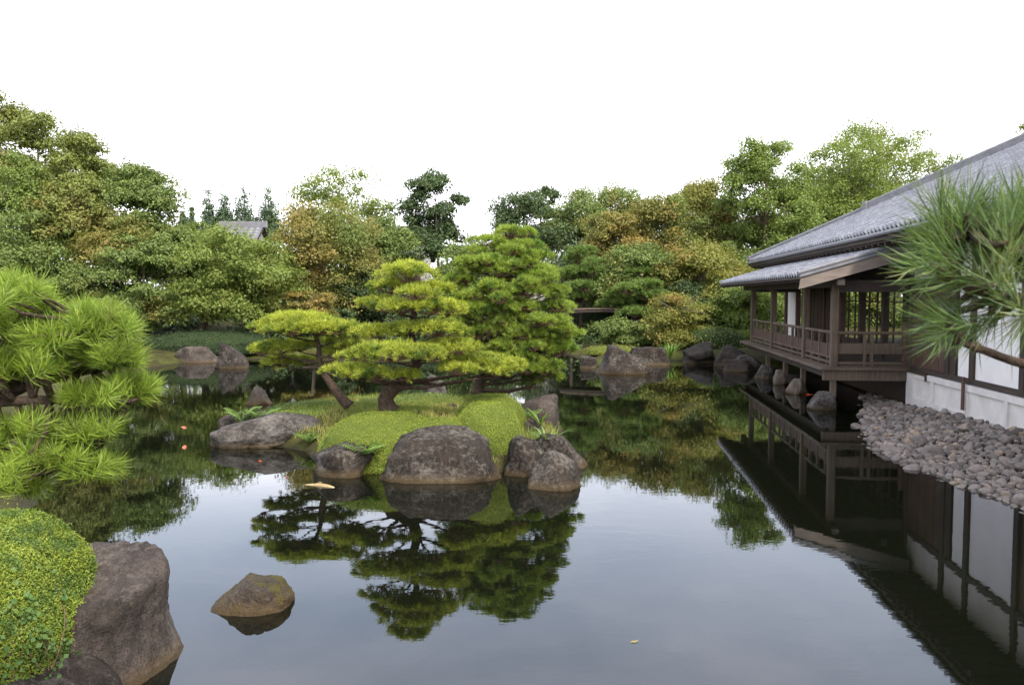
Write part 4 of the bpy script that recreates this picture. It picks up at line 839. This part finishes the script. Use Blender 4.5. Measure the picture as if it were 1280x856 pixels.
# ------------------------------------------------------------------ far houses, garden wall, bridge
def house(label, px0, px1, yridge, yeave, Y, dep=7):
    a = at(px0, yridge, Y + dep / 2); b = at(px1, yridge, Y + dep / 2); e = at(px0, yeave, Y); Lx = b[0] - a[0]; root = empty('house', ((a[0] + b[0]) / 2, Y, 0), 0, label, 'building', 'tile roofed houses behind the trees')
    rise = a[2] - e[2]; mb = MB(); up = np.array([0, dep / 2, rise]); L = np.linalg.norm(up)
    tiles(mb, np.array([-Lx / 2, 0, e[2]]), (1, 0, 0), up, int(Lx / .5), int(L / .45), .5, .45); tiles(mb, np.array([-Lx / 2, dep, e[2]]), (1, 0, 0), up * [1, -1, 1], int(Lx / .5), int(L / .45), .5, .45)
    mb.add([(-Lx / 2 + .1, .1, e[2] - .1), (Lx / 2 - .1, .1, e[2] - .1), (Lx / 2 - .1, dep / 2, a[2] - .1), (-Lx / 2 + .1, dep / 2, a[2] - .1), (-Lx / 2 + .1, dep - .1, e[2] - .1), (Lx / 2 - .1, dep - .1, e[2] - .1)], [[0, 1, 2, 3], [3, 2, 5, 4]], 1)
    rf = mb.build('roof', [M_tile_far, W_dark_h], root, [True, False])
    mb = MB(); mb.beam((-Lx / 2 - .1, dep / 2, a[2] + .15), (Lx / 2 + .1, dep / 2, a[2] + .15), .4, .5); mb.build('ridge', M_tile_dark, rf)
    mb = MB(); x0, x1 = -Lx / 2 + .4, Lx / 2 - .4; y0, y1 = .7, dep - .7; zt = e[2] + .1; zg = a[2] - .35
    mb.box((x0, y0, 0), (x1, y1, zt)); mb.add([(x0, y0, zt), (x0, y1, zt), (x0, dep / 2, zg), (x1, y0, zt), (x1, y1, zt), (x1, dep / 2, zg)], [[0, 1, 2], [5, 4, 3]]); mb.build('wall', P_white, root)
    for k in range(3):
        mb = MB(); q = x0 + (x1 - x0) * (k + .5) / 3; mb.box((q - .6, y0 - .05, zt - 2.0), (q + .6, y0 - .003, zt - .8)); mb.build('window', W_dark, root)
house('grey tile roofed house half hidden under the distant cedars', 276, 332, 283, 318, 62)
house('tile roofed house hidden behind the airy tree and dark evergreen', 452, 540, 289, 322, 60)
mb = MB(); a = at(660, 342, 53); b = at(985, 342, 52)
root = empty('garden_wall', ((a[0] + b[0]) / 2, 52.5, 0), math.atan2(b[1] - a[1], b[0] - a[0]), 'white garden wall capped with grey tiles glimpsed between the far trees', 'wall'); L = math.hypot(b[0] - a[0], b[1] - a[1])
mb = MB(); mb.box((-L / 2, -.15, -.2), (L / 2, .15, a[2] - .1)); mb.build('wall_face', P_white, root)
mb = MB(); tiles(mb, np.array([-L / 2, -.5, a[2] - .1]), (1, 0, 0), (0, .5, .25), int(L / .3), 2, .3, .28); tiles(mb, np.array([-L / 2, .5, a[2] - .1]), (1, 0, 0), (0, -.5, .25), int(L / .3), 2, .3, .28); mb.tube([(-L / 2, 0, a[2] + .2), (L / 2, 0, a[2] + .2)], .12, 8); mb.build('cap_tiles', M_tile, root, True)

a = at(700, 388, 41); b = at(806, 388, 41); zt = a[2]
root = empty('footbridge', ((a[0] + b[0]) / 2, 41, 0), 0, 'dark low log footbridge under the green pines on the far shore', 'bridge'); L = b[0] - a[0]; t = np.linspace(-1, 1, 14)
mb = MB()
for s in (-.55, -.2, .2, .55): mb.tube(np.stack([t * L / 2, 0 * t + s, zt - .12 + .1 * (1 - t ** 2)], -1), .10, 8)
mb.build('deck_log', W_dark_h, root, True)
mb = MB()
for k in range(22): q = -1 + 2 * (k + .5) / 22; mb.box((q * L / 2 - L / 46, -.7, zt - .03 + .1 * (1 - q * q)), (q * L / 2 + L / 46, .7, zt + .03 + .1 * (1 - q * q)))
mb.build('deck', W_mid_h, root)
for q in (-.75, .75):
    for s in (-.4, .4):
        mb = MB(); mb.tube([(q * L / 2, s, -.4), (q * L / 2, s, zt - .1)], .09, 8); mb.build('leg', W_dark, root)

# ------------------------------------------------------------------ near left shrub with creeper
o = mound('bright yellow green clipped shrub in the near left corner', (-3.9, 5.55, .36), (.82, .80, .86), 0, 501, L_shrub, .018, 26000, lump=.10)
rng = np.random.default_rng(6); mb = MB()
for k in range(9):
    a0 = rng.uniform(-1.1, .1); path = []
    for t in np.linspace(0, 1, 14):
        th = R(72) - t * R(78); az = a0 + .3 * math.sin(3 * t + k); path.append(np.array([.90 * math.cos(th) * math.cos(az), .86 * math.cos(th) * math.sin(az), .84 * math.sin(th)]))
    path = np.array(path); mb.tube(path, .004, 4, 1); i = rng.integers(0, 14, 40); P = path[i] + rng.normal(0, .035, (40, 3)) + nrm(path[i]) * .02
    mb.leaves(P, nrm(nrm(path[i]) + rng.normal(0, .4, (40, 3)) + [0, 0, .3]), rng.uniform(.028, .055, 40), rng, 0, .75, .05)
c = mb.build('creeper', [L_vine, M_twig]); c.location = (-3.92, 5.55, .36); tag(c, 'dark green creeper with pointed leaves trailing over the near clipped shrub', 'plant')

# ------------------------------------------------------------------ near pines at both edges of the picture
def near_pine(label, shoots, branches, trunk, Y, m, seed, nn, nl, nw, r0, hi=68):
    rng = np.random.default_rng(seed); base = np.array(trunk[0], float); root = empty('pine_tree', base, 0, label, 'tree', 'near pines framing the view'); tr = MB(); nd = MB()
    tr.tube(smooth_path(trunk, 16) - base, np.linspace(r0, r0 * .6, 16), 12, 0, .15, seed)
    for pts, ra, rb in branches: p = smooth_path(pts, 14) - base; tr.tube(p, np.linspace(ra, rb, 14), 8, 0, .15, seed)
    bp = np.concatenate([smooth_path(p, 14) for p, _, _ in branches])
    for (px, py, dy, ux, uz, sc) in shoots:
        p = at(px, py, Y + dy); d = np.array([ux, rng.normal(0, .35), uz]); i = int(np.argmin(np.linalg.norm(bp - p, axis=1)))
        limb(tr, bp[i] - base, p - base, .010, .005, rng, .08, 5, 5)
        c = p - base + nrm(d) * np.linspace(-.03, .015, 4)[:, None] * sc
        nd.needles(c, np.repeat(d[None], 4, 0) + rng.normal(0, .1, (4, 3)), nn // 4, nl * sc, nw, rng, 0, 5, hi)
    nd.build('needles', m, root); tr.build('trunk', M_bark, root, True)
Y = 3.1
rng = np.random.default_rng(12); sh = []
edge = [(322, 30), (345, 90), (360, 150), (385, 172), (410, 170), (430, 165), (450, 182), (470, 190), (490, 185), (520, 160), (550, 140), (580, 145), (600, 120), (618, 60)]
for (cx, cy, hw, hh, n) in [(16, 372, 42, 34, 60), (-35, 395, 45, 45, 40), (116, 404, 48, 28, 80), (66, 418, 40, 22, 50), (26, 452, 56, 22, 56), (-45, 470, 40, 30, 24), (138, 440, 36, 16, 40), (164, 480, 24, 14, 30), (118, 488, 34, 10, 22), (66, 566, 44, 24, 40), (0, 600, 50, 26, 40), (112, 578, 32, 22, 26), (30, 528, 50, 14, 22), (-40, 560, 50, 50, 26), (110, 530, 40, 12, 20)]:
    for k in range(int(n * 1.5)):
        a = rng.uniform(-.25, 3.4); q = math.sqrt(rng.random()); x = cx + hw * q * math.cos(a); y = cy + 10 - hh * .75 * q * math.sin(a)
        sh.append((x, y, rng.normal(0, .13), .9 * math.cos(a) * q + rng.normal(.12, .15), .75 * max(math.sin(a), .1) * q + rng.uniform(.15, .5), rng.uniform(.7, 1.0)))
br = [([at(-160, 520, Y), at(-40, 505, Y), at(40, 478, Y), at(110, 462, Y + .1), at(165, 452, Y)], .045, .012), ([at(-40, 505, Y), at(50, 500, Y - .1), at(120, 500, Y), at(165, 494, Y)], .022, .008),
      ([at(-100, 515, Y), at(-30, 450, Y + .2), at(40, 410, Y + .1), at(130, 395, Y)], .03, .01), ([at(-100, 515, Y), at(-20, 560, Y), at(60, 570, Y), at(120, 565, Y)], .028, .008), ([at(-60, 480, Y), at(-20, 400, Y), at(15, 350, Y)], .02, .008)]
near_pine('bright green pine reaching in over the water from the left edge', sh, br, [(-3.7, 3.0, .5), (-3.5, 3.1, 1.3), (-3.2, 3.1, 1.9), at(-160, 520, Y) - np.array([0, 0, .02])], Y, M_needle_l, 71, 84, .092, .0023, .11, 74)
Y = 1.45
rng = np.random.default_rng(13); sh = []
for (x, y, n, ux, uz) in [(1168, 292, 3, -.7, .6), (1190, 278, 3, -.35, .9), (1215, 272, 3, -.1, 1), (1240, 280, 3, .05, 1), (1268, 276, 3, .15, 1), (1290, 270, 3, 0, 1), (1172, 318, 3, -1, .25), (1200, 318, 2, -.8, .5), (1228, 322, 3, -.2, 1), (1262, 318, 3, .1, .9), (1285, 320, 3, .2, .7), (1180, 345, 3, -1, .02), (1200, 372, 2, -1, .1), (1190, 396, 3, -1, -.08), (1200, 412, 3, -1, -.28), (1240, 392, 2, -.5, -.5), (1262, 372, 2, -.2, .5), (1285, 392, 3, -.1, -.6), (1300, 350, 3, .2, .3), (1245, 350, 2, -.3, .5)]:
    for k in range(n): sh.append((x + rng.normal(0, 6), y + rng.normal(0, 6), rng.normal(0, .07), ux + rng.normal(0, .13), uz + rng.normal(0, .13), rng.uniform(.8, 1.05)))
br = [([at(1500, 420, Y), at(1380, 400, Y), at(1285, 376, Y), at(1235, 368, Y), at(1190, 345, Y)], .022, .006), ([at(1500, 480, Y), at(1380, 475, Y), at(1280, 455, Y), at(1225, 436, Y), at(1190, 425, Y)], .014, .005), ([at(1380, 400, Y), at(1300, 340, Y), at(1250, 300, Y), at(1215, 290, Y)], .012, .005)]
near_pine('out of focus pine branches with long needles at the right edge', sh, br, [(2.1, 1.2, .8), (1.9, 1.4, 1.6), (1.7, 1.45, 2.3), at(1500, 480, Y), at(1500, 420, Y)], Y, M_needle_near, 72, 46, .102, .0019, .07, 46)

# ------------------------------------------------------------------ koi and a floating leaf
def koi_mat(name, a, b):
    m, t, p, o = mat(name); n = noise(t, 9, 3, .5, world=False); t.links.new(mixc(t, ramp(t, n, [(.48, (0, 0, 0)), (.56, (1, 1, 1))]), a, b), p.inputs['Base Color']); p.inputs['Roughness'].default_value = .3; return m
F_or = koi_mat('orange_koi_skin', (.42, .06, .01), (.5, .10, .015)); F_red = koi_mat('red_koi_skin', (.55, .07, .015), (.65, .12, .03)); F_cream = koi_mat('cream_koi_skin', (.24, .17, .07), (.30, .22, .11))
def koi(label, px, py, L, ang, m, z, seed):
    rng = np.random.default_rng(seed); p = onz(px, py, z); t = np.linspace(0, 1, 14); rad = (.085 if L > .5 else .13) * L * np.sin(np.pi * np.clip(t * .93 + .07, 0, 1)) ** .8 * (1 - .45 * t) + .006
    pts = np.stack([(t - .5) * L, .05 * L * np.sin(t * 4 + seed), 0 * t], -1); mb = MB(); mb.tube(pts, rad, 12)
    e = pts[-1]; mb.add([e + [-.02, 0, 0], e + [.15 * L, .05 * L, -.01], e + [.10 * L, 0, -.01], e + [.15 * L, -.05 * L, -.02]], [[0, 1, 2, 3]])
    for s in (-1, 1) if L < .5 else (): q = pts[4]; mb.add([q + [0, s * rad[4] * .8, -.01], q + [.05 * L, s * (rad[4] + .05 * L), -.015], q + [.10 * L, s * rad[4] * .9, -.01]], [[0, 1, 2]])
    q = pts[5]; mb.add([q + [0, 0, rad[5] * .9], q + [.08 * L, 0, rad[5] + .05 * L], q + [.25 * L, 0, rad[9]]], [[0, 1, 2]])
    o = mb.build('koi', m, smooth=True); o.location = (p[0], p[1], z); o.rotation_euler = (0, 0, ang); tag(o, label, 'fish', 'koi in the pond')
koi('orange koi with its back out of the water near the left pine, nearer of two', 231, 559, .34, R(118), F_or, -.008, 1)
koi('dull orange koi behind the brighter orange koi near the left pine', 229, 535, .34, R(135), F_or, -.015, 2)
koi('long cream koi gliding in front of the low boulder of the island', 398, 608, .56, R(158), F_cream, -.012, 3)
koi('small orange koi left of the long cream koi', 358, 599, .30, R(140), F_or, -.036, 4)
koi('dark red koi under the surface below the lichen rock', 326, 580, .52, R(5), F_red, -.050, 5)
koi('red koi under the veranda between the stones', 1010, 494, .35, R(160), F_red, -.024, 6)
koi('faint red koi deep in the open water at the bottom of the picture', 528, 822, .22, R(60), F_red, -.05, 7)
mb = MB(); rng = np.random.default_rng(2); mb.add([(-.04, 0, .004), (-.01, .018, .006), (.04, 0, .012), (.0, -.018, .004)], [[0, 1, 2, 3]])
o = mb.build('fallen_leaf', leaf_mat('fallen_leaf_yellow', (.26, .21, .08), (.32, .26, .1))); o.location = onz(793, 802); o.rotation_euler = (0, 0, .3); tag(o, 'single yellow leaf floating on the open water', 'leaf')
